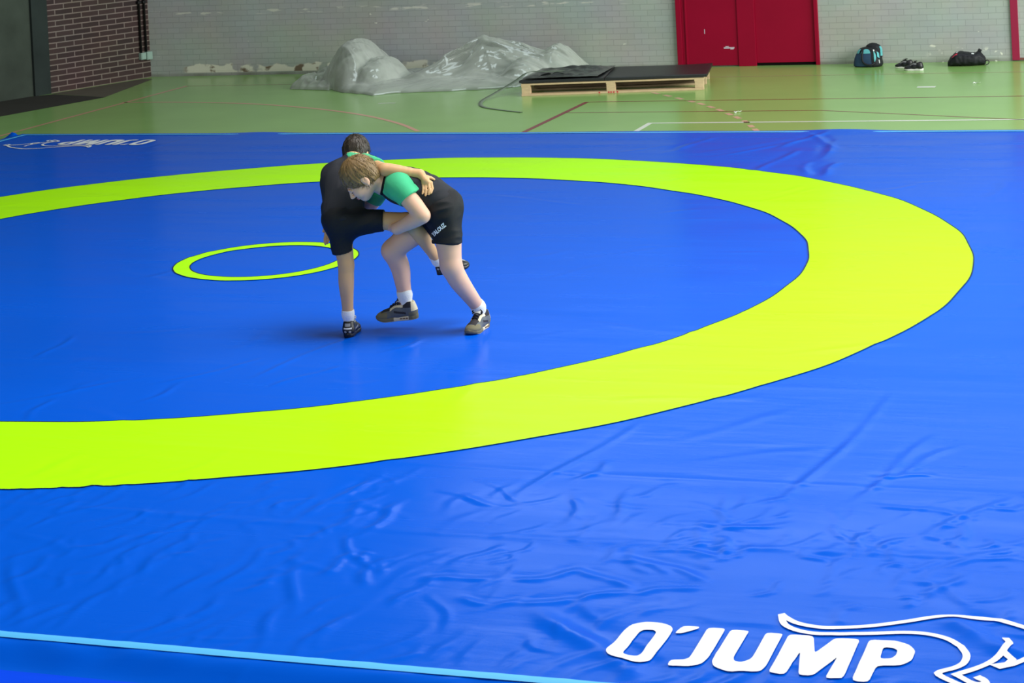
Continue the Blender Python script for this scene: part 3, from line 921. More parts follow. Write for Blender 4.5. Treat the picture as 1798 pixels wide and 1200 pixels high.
def bump2(s, t, s0, t0, rs, rt, p=2.0):
    return math.exp(-(abs((s - s0) / rs) ** p + abs((t - t0) / rt) ** p))


def seg2(s, t, a, b, wd):
    dx, dy = b[0] - a[0], b[1] - a[1]
    L2 = dx * dx + dy * dy
    k = max(0, min(1, ((s - a[0]) * dx + (t - a[1]) * dy) / L2))
    d = math.hypot(s - a[0] - k * dx, t - a[1] - k * dy)
    return k, math.exp(-(d / wd) ** 1.5)


def ridge(x, y, z):
    return 1 - 2 * abs(noise.noise((x, y, z)))


CREASES = [(4.22, 1.45, 4.93, 0.74, 0.03, 0.035), (4.36, 1.50, 4.98, 0.80, 0.02, 0.03), (4.20, 1.30, 4.86, 0.66, 0.02, 0.025), (4.5, 1.5, 5.0, 0.95, 0.015, 0.025),
           (4.95, 0.8, 5.65, 1.25, 0.02, 0.03), (4.95, 0.85, 5.35, 1.6, 0.018, 0.03), (5.0, 0.7, 5.85, 0.8, 0.02, 0.025), (5.05, 0.9, 5.5, 1.05, 0.012, 0.02),
           (4.3, 1.72, 5.45, 1.80, 0.018, 0.03), (4.0, 1.95, 4.95, 1.85, 0.016, 0.03), (4.6, 1.55, 5.5, 1.62, 0.014, 0.022), (5.3, 1.75, 5.75, 1.3, 0.02, 0.03),
           (3.15, 1.5, 3.3, 0.8, 0.03, 0.02), (3.35, 1.7, 3.45, 1.0, 0.025, 0.022), (3.55, 1.6, 3.75, 1.0, 0.02, 0.025), (3.3, 1.8, 3.9, 1.65, 0.02, 0.03), (3.45, 2.05, 3.8, 1.9, 0.025, 0.04),
           (3.25, 1.75, 3.5, 2.1, 0.025, 0.04), (3.7, 2.1, 4.2, 1.9, 0.02, 0.03), (5.55, 1.0, 5.75, 0.6, 0.02, 0.03), (5.75, 0.9, 6.0, 0.4, 0.025, 0.02)]


def heap_h(s, t):
    z = 0.05 + 0.06 * (0.5 + 0.5 * noise.noise((s * 2.2, t * 2.2, 0.3)))
    z = max(z, 0.50 * bump2(s, t, 3.36, 1.15, 0.36, 0.75, 2.6))
    z = max(z, 0.30 * bump2(s, t, 3.78, 1.3, 0.24, 0.6, 2.4))
    z = max(z, 0.13 * bump2(s, t, 3.6, 2.0, 0.45, 0.3))
    k, g = seg2(s, t, (4.28, 1.35), (4.92, 0.75), 0.22)
    z = max(z, (0.14 + 0.34 * k) * g)
    k, g = seg2(s, t, (4.92, 0.75), (5.62, 0.7), 0.42)
    z = max(z, (0.48 - 0.20 * k) * g)
    z = max(z, 0.24 * bump2(s, t, 5.55, 1.1, 0.30, 0.5))
    z = max(z, 0.33 * bump2(s, t, 5.82, 0.55, 0.33, 0.45, 3))
    # long taut creases: along the slope of the left pull, then fanning to the right; soft upright folds in the round lump
    w1 = max(0.0, min(1.0, (s - 4.05) / 0.25))
    w2 = max(0.0, min(1.0, (s - 4.85) / 0.3))
    u1, v1 = 0.72 * s - 0.69 * t, 0.69 * s + 0.72 * t
    u2, v2 = 0.97 * s + 0.22 * t, -0.22 * s + 0.97 * t
    c0 = ridge(s * 3.2, t * 0.9, 2.2) * 0.6 + ridge(s * 7.5 + t * 3, t * 3.0, 5.1) * 0.45 + 0.2 * ridge(s * 14 - t * 5, t * 9, 1.1)
    c1 = ridge(u1 * 0.8, v1 * 6.5, 1.7) + 0.4 * ridge(u1 * 2, v1 * 15, 4.1)
    c2 = ridge(u2 * 1.1, v2 * 5.5, 3.9) + 0.4 * ridge(u2 * 2.5, v2 * 13 + u2 * 3, 6.6)
    cr = 0.024 * ((1 - w1) * c0 + w1 * ((1 - w2) * c1 + w2 * c2)) + 0.0025 * ridge(s * 17, t * 15, 3.3)
    for (a0, b0, a1, b1, wd, am) in CREASES:
        dx, dy = a1 - a0, b1 - b0
        L2 = dx * dx + dy * dy
        k = ((s - a0) * dx + (t - b0) * dy) / L2
        if -0.1 < k < 1.1:
            d = abs(-(s - a0) * dy + (t - b0) * dx) / math.sqrt(L2) + 0.012 * math.sin(k * 7 + a0 * 9)
            if abs(d) < 3 * wd:
                cr += 0.42 * am * math.exp(-abs(d) / wd) * max(0.0, math.sin(math.pi * min(1, max(0, k))))
    return z + cr * (0.5 + 1.2 * min(1, z * 2.5))


def heap_sheet(name, s0, s1, ns, ntt, front, back, hf, mat):
    V = []
    for i in range(ns):
        s = s0 + (s1 - s0) * i / (ns - 1)
        tf, tb = front(s), back(s)
        for j in range(ntt):
            b = j / (ntt - 1)
            t = tf + (tb - tf) * b
            e = min(1, 5.0 * b, 5.0 * (1 - b), 9 * i / ns, 9 * (ns - 1 - i) / ns)
            z = 0.004 + max(0.0, hf(s, t)) * e ** 0.55
            so_ = 0.04 * noise.noise((s * 5, t * 5, 8)) * e
            to_ = 0.05 * noise.noise((s * 4, t * 4, 18)) * e
            V.append(tuple(MW @ Vector((s + so_, max(0.03, t + to_), z))))
    return link_mesh(name, V, grid_faces(ns, ntt), mat, heap)


fr_ = lambda s: float(np.interp(s, [2.95, 3.2, 3.5, 4.1, 4.35, 5.0, 5.6, 6.1], [1.45, 1.6, 1.95, 2.35, 2.15, 2.05, 1.85, 0.9])) + 0.05 * noise.noise((s * 6, 0, 0))
heap_sheet('outer_layer', 3.0, 6.12, 280, 120, fr_, lambda s: 0.08, heap_h, M_poly)
heap_sheet('inner_layer', 3.1, 6.0, 130, 60, lambda s: fr_(s) - 0.12, lambda s: 0.15, lambda s, t: 0.78 * heap_h(s + 0.06, t + 0.05) - 0.01, M_poly)
heap_sheet('inner_layer', 3.15, 5.95, 120, 56, lambda s: fr_(s) - 0.2, lambda s: 0.2, lambda s, t: 0.56 * heap_h(s - 0.08, t + 0.09), M_poly)
heap_sheet('loose_tail', 2.72, 3.3, 50, 40, lambda s: 1.62 + 0.3 * (s - 2.72), lambda s: 0.75, lambda s, t: 0.05 + 0.12 * bump2(s, t, 3.02, 1.0, 0.16, 0.3) + 0.06 * bump2(s, t, 2.85, 1.35, 0.1, 0.2) + 0.05 * ridge(s * 8, t * 8, 1.1), M_poly)


# ------------------------------------------------------------------ bags (stacked superellipse sections)
class Loft:
    """sections: (w, cx, cy, rx, ry, n) at height w; local axes mapped by M"""

    def __init__(self, secs, M):
        self.a = np.array(secs, float)
        self.M = M

    def pt(self, th, wv, off=0.0):
        c = [np.interp(wv, self.a[:, 0], self.a[:, k]) for k in range(1, 6)]
        ct, st = math.cos(th), math.sin(th)
        e = 2 / c[4]
        x = c[0] + (c[2] + off) * math.copysign(abs(ct) ** e, ct)
        y = c[1] + (c[3] + off) * math.copysign(abs(st) ** e, st)
        return self.M @ Vector((x, y, wv))

    def body(self, name, mat, parent, n=40, m=28, wob=0.0):
        w0, w1 = self.a[0, 0], self.a[-1, 0]
        V = []
        for i in range(m):
            wv = w0 + (w1 - w0) * i / (m - 1)
            for k in range(n):
                th = 2 * math.pi * k / n
                off = wob * noise.noise((6 * math.cos(th), 6 * math.sin(th), wv * 30)) if wob else 0
                V.append(tuple(self.pt(th, wv, off)))
        Fc = [tuple(q) for q in grid_faces(m, n, True)[:, ::-1]]
        Fc.append(tuple(range(n - 1, -1, -1)))
        Fc.append(tuple((m - 1) * n + k for k in range(n)))
        return link_mesh(name, V, Fc, mat, parent)

    def patch(self, name, fn, nu, nv, mat, parent, off=0.004):
        V = []
        for i in range(nu):
            for j in range(nv):
                th, wv = fn(i / (nu - 1), j / (nv - 1))
                V.append(tuple(self.pt(th, wv, off)))
        return link_mesh(name, V, grid_faces(nu, nv), mat, parent)


M_navy = pbr('navy_nylon', (44, 70, 98), 0.6, 0.3, bump=0.2, bscale=120)
M_nblk = pbr('black_nylon', (20, 22, 28), 0.6, 0.35, bump=0.2, bscale=120)
M_teal = pbr('turquoise_nylon', (96, 178, 184), 0.6, 0.3)
M_wht = pbr('white_tab', (225, 230, 230), 0.5, 0.4)

MBAG = MW @ Matrix.Translation((9.475, 0.27, 0)) @ Matrix.Rotation(0.12, 4, 'Z')
bag = empty('sports_bag', MBAG @ Vector((0, 0, 0)), 'upright navy and turquoise sports bag standing against the grey wall', 'bag')
L1 = Loft([(0.0, 0, 0, 0.150, 0.12, 3.5), (0.02, 0, 0, 0.165, 0.13, 3.5), (0.1, 0.0, 0, 0.152, 0.125, 3.2), (0.19, 0.01, -0.01, 0.125, 0.10, 2.8), (0.215, 0.015, -0.02, 0.10, 0.075, 2.5), (0.225, 0.02, -0.02, 0.06, 0.045, 2.2)], MBAG)
L1.body('bag_body', M_nblk, bag, wob=0.006)
L1.patch('front_pocket', lambda u, v: (math.radians(148 - 72 * u), 0.012 + 0.145 * v), 14, 10, M_navy, bag, 0.008)
for a0, a1 in ((143, 118), (110, 78)):
    def dome(u, v, a0=a0, a1=a1):
        am, ah = (a0 + a1) / 2, (a0 - a1) / 2
        q = 2 * u - 1
        return math.radians(am - ah * q), 0.158 + v * 0.05 * math.sqrt(max(0, 1 - q * q)) + 0.004 * q * q
    L1.patch('turquoise_panel', dome, 14, 8, M_teal, bag, 0.010)
L1.patch('turquoise_panel', lambda u, v: (math.radians(62 - 14 * u * math.sin(math.pi * v)), 0.06 + 0.13 * v), 6, 12, M_teal, bag, 0.010)
L1.patch('turquoise_panel', lambda u, v: (math.radians(40 - 18 * u), 0.10 + 0.06 * v + 0.02 * (1 - u)), 6, 6, M_teal, bag, 0.010)
L1.patch('white_tab', lambda u, v: (math.radians(34 - 6 * u), 0.045 + 0.04 * v), 4, 4, M_wht, bag, 0.012)
L1.patch('white_tab', lambda u, v: (math.radians(64 - 8 * u), 0.185 + 0.018 * v), 4, 4, M_wht, bag, 0.012)
L2 = Loft([(0.10, 0.05, -0.04, 0.105, 0.085, 2.4), (0.2, 0.052, -0.045, 0.10, 0.08, 2.3), (0.24, 0.052, -0.045, 0.08, 0.062, 2.2), (0.262, 0.05, -0.045, 0.045, 0.035, 2.0), (0.268, 0.05, -0.045, 0.012, 0.012, 2.0)], MBAG)
L2.body('top_flap', M_nblk, bag, wob=0.004)
L2.patch('turquoise_edge', lambda u, v: (math.radians(28 - 30 * u), 0.12 + 0.11 * v), 6, 8, M_teal, bag, 0.006)
hand = spline([tuple(MBAG @ Vector(q)) for q in ((-0.03, 0.115, 0.2), (-0.035, 0.145, 0.14), (-0.025, 0.158, 0.07), (0.02, 0.16, 0.035), (0.07, 0.15, 0.03), (0.11, 0.12, 0.05))], 6)
link_mesh('carry_handle', *tube_geo(hand, 0.011, 8), M_nblk, bag)

MDUF = MW @ Matrix.Translation((10.62, 0.36, 0.0)) @ Matrix.Rotation(-0.06, 4, 'Z') @ Matrix(((0, 0, 1, 0), (1, 0, 0, 0), (0, 1, 0, 0), (0, 0, 0, 1)))
# local: w along the wall, x out of the wall, y up
duf = empty('duffel_bag', MW @ Vector((10.62, 0.36, 0)), 'slumped black sports bag lying by the wall near the magenta post', 'bag')
LD = Loft([(-0.215, 0, 0.022, 0.07, 0.022, 2.6), (-0.19, 0, 0.045, 0.115, 0.044, 2.8), (-0.12, 0, 0.078, 0.135, 0.076, 2.8), (-0.07, 0, 0.083, 0.135, 0.081, 2.8), (0.03, 0, 0.075, 0.135, 0.073, 2.8), (0.10, 0, 0.070, 0.13, 0.068, 2.8), (0.13, -0.01, 0.083, 0.12, 0.081, 2.6), (0.16, -0.01, 0.076, 0.11, 0.074, 2.6), (0.205, -0.01, 0.05, 0.09, 0.046, 2.4), (0.215, -0.01, 0.045, 0.05, 0.03, 2.2)], MDUF)
LD.body('bag_body', M_nblk, duf, n=44, m=46, wob=0.009)
LD.patch('red_badge', lambda u, v: (math.radians(34 + 16 * u), -0.165 + 0.06 * v + 0.012 * u), 5, 6, pbr('red_badge', (200, 50, 75), 0.6, 0.3), duf, 0.006)
LD.patch('white_badge', lambda u, v: (math.radians(62 + 16 * u), -0.118 + 0.022 * v + 0.01 * u), 4, 4, M_wht, duf, 0.007)
LD.patch('white_badge', lambda u, v: (math.radians(52 + 20 * u), 0.06 + 0.028 * v), 4, 4, M_wht, duf, 0.007)
M_zip = pbr('grey_black_piping', (52, 50, 60), 0.5, 0.4)
LD.patch('side_piping', lambda u, v: (math.radians(28 + 3 * u), -0.16 + 0.3 * v), 3, 20, M_zip, duf, 0.008)
link_mesh('strap_end', *tube_geo(spline([tuple(MW @ Vector(q)) for q in ((10.82, 0.40, 0.03), (10.85, 0.42, 0.06), (10.875, 0.42, 0.05), (10.87, 0.42, 0.022), (10.84, 0.43, 0.008))], 6), 0.005, 6), M_nblk, duf)
link_mesh('side_flap', *merge([box_geo(-0.02, 0.02, -0.03, 0.03, -0.004, 0.03, MW @ Matrix.Translation((10.765, 0.36, 0.155)) @ Matrix.Rotation(0.5, 4, 'Y'), 0.006)]), M_nblk, duf)

# small white scraps on the floor
M_scrap = pbr('white_tape', (235, 240, 228), 0.6, 0.3)
for (sx, sy, rot, label) in ((3.32, 9.72, 0.3, 'twist of white tape on the floor in front of the black bag'), (1.23, 7.60, 1.2, 'small white paper scrap on the floor before the red doors')):
    V, Fc = [], []
    for i in range(13):
        t = i / 12
        x = -0.04 + 0.08 * t
        y = 0.018 * math.sin(t * 5)
        z = FZ + 0.004 + 0.012 * abs(math.sin(t * 8))
        for s in (-1, 1):
            q = Matrix.Rotation(rot, 3, 'Z') @ Vector((x, y + s * 0.009, 0))
            V.append((sx + q.x, sy + q.y, z + 0.004 * s * math.sin(t * 6)))
    Fc = [(2 * i, 2 * i + 2, 2 * i + 3, 2 * i + 1) for i in range(12)]
    o = link_mesh('paper_scrap', V, Fc, M_scrap)
    md = o.modifiers.new('thick', 'SOLIDIFY')
    md.thickness = 0.0015
    tag(o, label, 'scrap')


# ------------------------------------------------------------------ sculpting by distance fields
class SDF:
    def __init__(s, pts, h, pad=0.13):
        P = np.array(pts, float)
        s.lo = P.min(0) - pad
        s.h = h
        s.n = np.ceil((P.max(0) + pad - s.lo) / h).astype(int) + 1
        s.ax = [(s.lo[k] + h * np.arange(s.n[k])).astype(np.float32) for k in range(3)]
        s.D = np.full(s.n, 0.3, np.float32)

    def sub_grid(s, lo, hi):
        i0 = np.clip(((lo - s.lo) / s.h).astype(int), 0, s.n - 1)
        i1 = np.clip(((hi - s.lo) / s.h).astype(int) + 2, 1, s.n)
        sl = tuple(slice(a, b) for a, b in zip(i0, i1))
        X = s.ax[0][sl[0]][:, None, None]
        Y = s.ax[1][sl[1]][None, :, None]
        Z = s.ax[2][sl[2]][None, None, :]
        return sl, X, Y, Z

    def blend(s, sl, d, k, sub=False):
        D = s.D[sl]
        if sub:
            hh = np.maximum(k - np.abs(D + d), 0) / k
            s.D[sl] = np.maximum(D, -d) + hh * hh * k * 0.25
        else:
            hh = np.maximum(k - np.abs(D - d), 0) / k
            s.D[sl] = np.minimum(D, d) - hh * hh * k * 0.25

    @staticmethod
    def seg(X, Y, Z, a, b, ra, rb):
        ab = b - a
        L2 = float(ab @ ab) + 1e-9
        t = np.clip(((X - a[0]) * ab[0] + (Y - a[1]) * ab[1] + (Z - a[2]) * ab[2]) / L2, 0, 1)
        return np.sqrt((X - a[0] - t * ab[0]) ** 2 + (Y - a[1] - t * ab[1]) ** 2 + (Z - a[2] - t * ab[2]) ** 2) - (ra + (rb - ra) * t)

    def cone(s, a, b, ra, rb, k=0.03, sub=False):
        a, b = np.array(a, np.float32), np.array(b, np.float32)
        m = max(ra, rb) + k + 0.02
        sl, X, Y, Z = s.sub_grid(np.minimum(a, b) - m, np.maximum(a, b) + m)
        s.blend(sl, s.seg(X, Y, Z, a, b, ra, rb), k, sub)

    def chain(s, pts, rad, k=0.03, cut=None):
        """tapered limb through pts, blended into the body once; cut = (point, direction) ends it with a flat hem"""
        q = spline([list(p) + [r] for p, r in zip(pts, rad)], 5)
        rad = [max(p[3], 0.005) for p in q]
        pts = q
        P = np.array([p[:3] for p in q], np.float32)
        m = max(rad) + k + 0.02
        sl, X, Y, Z = s.sub_grid(P.min(0) - m, P.max(0) + m)
        d = None
        for i in range(len(pts) - 1):
            e = s.seg(X, Y, Z, P[i], P[i + 1], rad[i], rad[i + 1])
            if d is None:
                d = e
            else:
                hh = np.maximum(0.008 - np.abs(d - e), 0) / 0.008
                d = np.minimum(d, e) - hh * hh * 0.002
        if cut is not None:
            n = np.array(cut[1], float)
            n /= np.linalg.norm(n)
            d = np.maximum(d, ((X - cut[0][0]) * n[0] + (Y - cut[0][1]) * n[1] + (Z - cut[0][2]) * n[2]).astype(np.float32))
        s.blend(sl, d, k)

    def ell(s, c, r, M, k=0.02, sub=False):
        """M: rows are the three axes"""
        c = np.array(c, np.float32)
        m = max(r) + k + 0.02
        sl, X, Y, Z = s.sub_grid(c - m, c + m)
        x, y, z = X - c[0], Y - c[1], Z - c[2]
        q = [M[i][0] * x + M[i][1] * y + M[i][2] * z for i in range(3)]
        k0 = np.sqrt((q[0] / r[0]) ** 2 + (q[1] / r[1]) ** 2 + (q[2] / r[2]) ** 2) + 1e-6
        k1 = np.sqrt((q[0] / r[0] ** 2) ** 2 + (q[1] / r[1] ** 2) ** 2 + (q[2] / r[2] ** 2) ** 2) + 1e-6
        s.blend(sl, k0 * (k0 - 1) / k1, k, sub)

    def grid(s):
        return s.ax[0][:, None, None], s.ax[1][None, :, None], s.ax[2][None, None, :]

    def cut(s, p, n):
        """keep the side n points away from"""
        n = np.array(n, float)
        n /= np.linalg.norm(n)
        X, Y, Z = s.grid()
        s.D = np.maximum(s.D, ((X - p[0]) * n[0] + (Y - p[1]) * n[1] + (Z - p[2]) * n[2]).astype(np.float32))

    def copy(s):
        o = SDF.__new__(SDF)
        o.lo, o.h, o.n, o.ax, o.D = s.lo, s.h, s.n, s.ax, s.D.copy()
        return o

    def mesh(s):
        D = s.D
        sg = D < 0
        n = s.n
        c = np.zeros(tuple(n - 1), np.int8)
        for i in (0, 1):
            for j in (0, 1):
                for k in (0, 1):
                    c += sg[i:n[0] - 1 + i, j:n[1] - 1 + j, k:n[2] - 1 + k]
        act = np.argwhere((c > 0) & (c < 8))
        idx = np.full(tuple(n - 1), -1, np.int32)
        idx[act[:, 0], act[:, 1], act[:, 2]] = np.arange(len(act))
        acc = np.zeros((len(act), 3))
        cnt = np.zeros(len(act))
        cor = [(i, j, k) for i in (0, 1) for j in (0, 1) for k in (0, 1)]
        val = {q: D[act[:, 0] + q[0], act[:, 1] + q[1], act[:, 2] + q[2]].astype(float) for q in cor}
        for q in cor:
            for ax in range(3):
                if q[ax]:
                    continue
                r = list(q)
                r[ax] = 1
                a, b = val[q], val[tuple(r)]
                m = (a < 0) != (b < 0)
                t = np.where(m, a / np.where(m, a - b, 1), 0)
                P = np.tile(np.array(q, float), (len(act), 1))
                P[:, ax] += t
                acc += P * m[:, None]
                cnt += m
        V = s.lo + s.h * (act + acc / cnt[:, None])
        Fs = []
        for ax in range(3):
            o1, o2 = [(1, 2), (2, 0), (0, 1)][ax]
            sa = [slice(None)] * 3
            sb = [slice(None)] * 3
            sa[ax], sb[ax] = slice(0, -1), slice(1, None)
            e = np.argwhere(sg[tuple(sa)] != sg[tuple(sb)])
            ok = (e[:, o1] > 0) & (e[:, o2] > 0) & (e[:, o1] < n[o1] - 1) & (e[:, o2] < n[o2] - 1)
            e = e[ok]
            ins = sg[e[:, 0], e[:, 1], e[:, 2]]
            quad = []
            for (d1, d2) in ((-1, -1), (0, -1), (0, 0), (-1, 0)):
                q = e.copy()
                q[:, o1] += d1
                q[:, o2] += d2
                quad.append(idx[q[:, 0], q[:, 1], q[:, 2]])
            F = np.stack(quad, -1)
            F[~ins] = F[~ins][:, ::-1]
            Fs.append(F)
        return V, np.concatenate(Fs)


def smooth_verts(V, F, it=1, lam=0.5):
    n = len(V)
    E = np.concatenate([F[:, [0, 1]], F[:, [1, 2]], F[:, [2, 3]], F[:, [3, 0]]])
    for _ in range(it):
        acc = np.zeros_like(V)
        c = np.zeros(n)
        for a, b in ((0, 1), (1, 0)):
            for k in range(3):
                acc[:, k] += np.bincount(E[:, a], V[E[:, b], k], n)
            c += np.bincount(E[:, a], minlength=n)
        V = V + lam * (acc / np.maximum(c, 1)[:, None] - V)
    return V


def normals(V, F):
    nf = np.cross(V[F[:, 2]] - V[F[:, 0]], V[F[:, 3]] - V[F[:, 1]])
    N = np.zeros_like(V)
    for k in range(4):
        for c in range(3):
            N[:, c] += np.bincount(F[:, k], nf[:, c], len(V))
    return N / (np.linalg.norm(N, axis=1)[:, None] + 1e-12)


def wrinkle(V, F, amp, dirs, seed):
    """cloth folds: ridged noise stretched along dirs"""
    N = normals(V, F)
    d = Vector(dirs).normalized()
    a = d.orthogonal().normalized()
    b = d.cross(a)
    out = V.copy()
    for i, p in enumerate(V):
        q = Vector(p)
        u = (q.dot(d) * 5.0, q.dot(a) * 20.0, q.dot(b) * 20.0 + seed)
        r = 1 - 2 * abs(noise.noise(u))
        r2 = noise.noise((q.x * 9, q.y * 9, q.z * 9 + seed))
        out[i] = p + N[i] * amp * (0.7 * r * max(0, r2 + 0.35) + 0.5 * r2)
    return out


def field_mesh(name, sdf, mat, parent, sm=1, wr=None, matidx=None):
    V, F = sdf.mesh()
    if sm:
        V = smooth_verts(V, F, sm)
    if wr:
        V = wrinkle(V, F, *wr)
    mi = matidx(V[F].mean(1)) if matidx else None
    return link_mesh(name, V, F, mat, parent, matidx=mi)


def frame_axes(f, u):
    f = Vector(f).normalized()
    u = Vector(u)
    u = (u - f * u.dot(f)).normalized()
    s = u.cross(f)            # the person's left
    return f, s, u


def cv(r, up, fw):
    """direction given as right / up / away"""
    return Vector((0.9516, 0.3072, 0)) * r + Vector((0, 0, 1)) * up + Vector((-0.3078, 0.9514, 0)) * fw


class Head:
    def __init__(self, c, f, u, k=1.0):
        self.c = Vector(c)
        self.f, self.s, self.u = frame_axes(f, u)
        self.M = [list(self.f), list(self.s), list(self.u)]
        self.k = k

    def p(self, x, y, z):
        return list(self.c + (self.f * x + self.s * y + self.u * z) * self.k)

    def sculpt(self, S, neck, nr):
        k = self.k
        E = lambda c, r, kk=0.015, sub=False: S.ell(self.p(*c), [v * k for v in r], self.M, kk, sub)
        E((-0.018, 0, 0.028), (0.097, 0.075, 0.086))
        E((0.028, 0, -0.035), (0.055, 0.056, 0.066), 0.03)
        E((0.056, 0, -0.082), (0.022, 0.024, 0.018), 0.03)          # chin
        for s in (-1, 1):
            E((0.052, s * 0.034, -0.03), (0.03, 0.026, 0.03), 0.02)   # cheeks
            E((0.079, s * 0.031, 0.004), (0.010, 0.017, 0.011), 0.012, True)  # eye sockets
            E((0.071, s * 0.031, 0.002), (0.0125, 0.0145, 0.011), 0.004)   # lids over the eyeballs
            E((0.0795, s * 0.030, 0.019), (0.008, 0.022, 0.006), 0.010)  # brows
            E((-0.020, s * 0.074, -0.010), (0.019, 0.009, 0.031), 0.006)  # ears
            E((-0.018, s * 0.084, -0.004), (0.009, 0.004, 0.014), 0.004, True)
            E((-0.014, s * 0.076, -0.036), (0.008, 0.006, 0.010), 0.005)
        S.cone(self.p(0.083, 0, 0.006), self.p(0.103, 0, -0.026), 0.0075 * k, 0.0105 * k, 0.010)
        for s in (-1, 1):
            E((0.092, s * 0.010, -0.031), (0.010, 0.007, 0.007), 0.005)
        E((0.084, 0, -0.050), (0.009, 0.020, 0.0045), 0.004)
        E((0.082, 0, -0.059), (0.009, 0.018, 0.005), 0.004)
        E((0.091, 0, -0.0545), (0.006, 0.019, 0.0012), 0.003, True)
        S.cone(self.p(-0.028, 0, -0.03), neck, 0.050 * k, nr, 0.03)

    def hair(self, name, parent, mats, seed, grow=0.012, length=0.03, front=0.05, nape=-0.058):
        k = self.k
        S = SDF([self.p(0, 0, 0)], 0.004, 0.16)
        S.ell(self.p(-0.020, 0, 0.032), [v * k for v in (0.099 + grow * 0.6, 0.076 + grow * 0.6, 0.088 + grow)], self.M, 0.01)
        S.ell(self.p(-0.05, 0, -0.02), [v * k for v in (0.055, 0.066, 0.06)], self.M, 0.02)
        # hairline: keep behind the forehead, above the nape, clear of the ears
        f, u = np.array(self.f), np.array(self.u)
        S.cut(self.p(front, 0, 0.045), f * 0.86 - u * 0.5)
        S.cut(self.p(-0.05, 0, nape), -u * 0.9 + f * 0.35)
        for s in (-1, 1):
            S.ell(self.p(-0.014, s * 0.088, -0.024), [0.027, 0.03, 0.040], self.M, 0.008, True)
            S.ell(self.p(0.056, s * 0.078, -0.058), [0.054, 0.045, 0.054], self.M, 0.01, True)
        V, F = S.mesh()
        V = smooth_verts(V, F, 2)
        N = normals(V, F)
        rr = random.Random(seed)
        out = V.copy()
        crown = Vector(self.p(-0.05, 0.01, 0.115))
        for i, p in enumerate(V):
            q = Vector(p) - crown
            a = math.atan2(q.dot(self.s), q.dot(self.f))
            r = noise.noise((a * 9, q.length * 14, seed)) + 0.5 * noise.noise((a * 22, q.length * 20, seed + 4))
            out[i] = p + N[i] * 0.004 * r
        ho = link_mesh(name, out, F, mats, parent)
        # locks standing off the cap
        V2, F2, mi = [], [], []
        ids = [i for i in range(len(V)) if (Vector(V[i]) - self.c).dot(self.u) > -0.05 * k]
        for i in rr.sample(ids, min(2200, len(ids))):
            p = Vector(out[i])
            n = Vector(N[i])
            away = (p - crown)
            away = (away - n * away.dot(n))
            away = away.normalized() if away.length > 1e-4 else self.f
            fw = self.f - n * self.f.dot(n)
            d = (away * 0.7 + fw * 0.45 + n * 0.13 + Vector((rr.gauss(0, .2), rr.gauss(0, .2), rr.gauss(0, .2)))).normalized()
            L = length * rr.uniform(0.6, 1.25)
            sd = d.cross(n).normalized()
            w_ = rr.uniform(0.0009, 0.0018)
            b = len(V2)
            for t in (0, 0.4, 0.75):
                c = p - n * 0.002 + d * (L * t) - n * (L * 0.35 * t * t)
                ww = w_ * (1 - 0.6 * t)
                V2 += [tuple(c + sd * ww), tuple(c + n * ww), tuple(c - sd * ww)]
            V2.append(tuple(p + d * L - n * (L * 0.36)))
            m = rr.randrange(len(mats))
            for ring in (0, 3):
                for e in range(3):
                    F2.append((b + ring + e, b + ring + (e + 1) % 3, b + ring + 3 + (e + 1) % 3, b + ring + 3 + e))
                    mi.append(m)
            for e in range(3):
                F2.append((b + 6 + e, b + 6 + (e + 1) % 3, b + 9))
                mi.append(m)
        lo = link_mesh('hair_locks', V2, F2, mats, ho, matidx=mi)
        return ho


def hand_geo(S, H, wr, rw, scale=1.0):
    """palm, four fingers with knuckle bends and a thumb"""
    palm = H['palm']
    S.cone(wr, palm, rw, 0.020 * scale, 0.02)
    for fn in 'imrp':
        r = {'i': 0.0082, 'm': 0.0085, 'r': 0.0080, 'p': 0.0070}[fn] * scale
        a, b, c = H[fn + '0'], H[fn + '1'], H[fn + '2']
        S.cone(palm, a, 0.015 * scale, r * 1.25, 0.010)
        S.cone(a, b, r * 1.12, r, 0.003)
        S.cone(b, c, r, r * 0.85, 0.003)
    a, b, c = H['t0'], H['t1'], H['t2']
    S.cone(palm, a, 0.014 * scale, 0.0105 * scale, 0.010)
    S.cone(a, b, 0.0105 * scale, 0.009 * scale, 0.003)
    S.cone(b, c, 0.009 * scale, 0.0078 * scale, 0.003)


def lerp(a, b, t):
    return [x + (y - x) * t for x, y in zip(a, b)]


def vsub(a, b):
    return [x - y for x, y in zip(a, b)]


# ------------------------------------------------------------------ shoes
def foot_matrix(heel, toe, up=(0, 0, 1), roll=0.0, lift=0.0):
    x = (Vector(toe) - Vector(heel)).normalized()
    u = Vector(up)
    z = (u - x * u.dot(x)).normalized()
    y = z.cross(x)
    M = Matrix(((x.x, y.x, z.x, heel[0]), (x.y, y.y, z.y, heel[1]), (x.z, y.z, z.z, heel[2] + lift), (0, 0, 0, 1)))
    return M @ Matrix.Rotation(roll, 4, 'X')


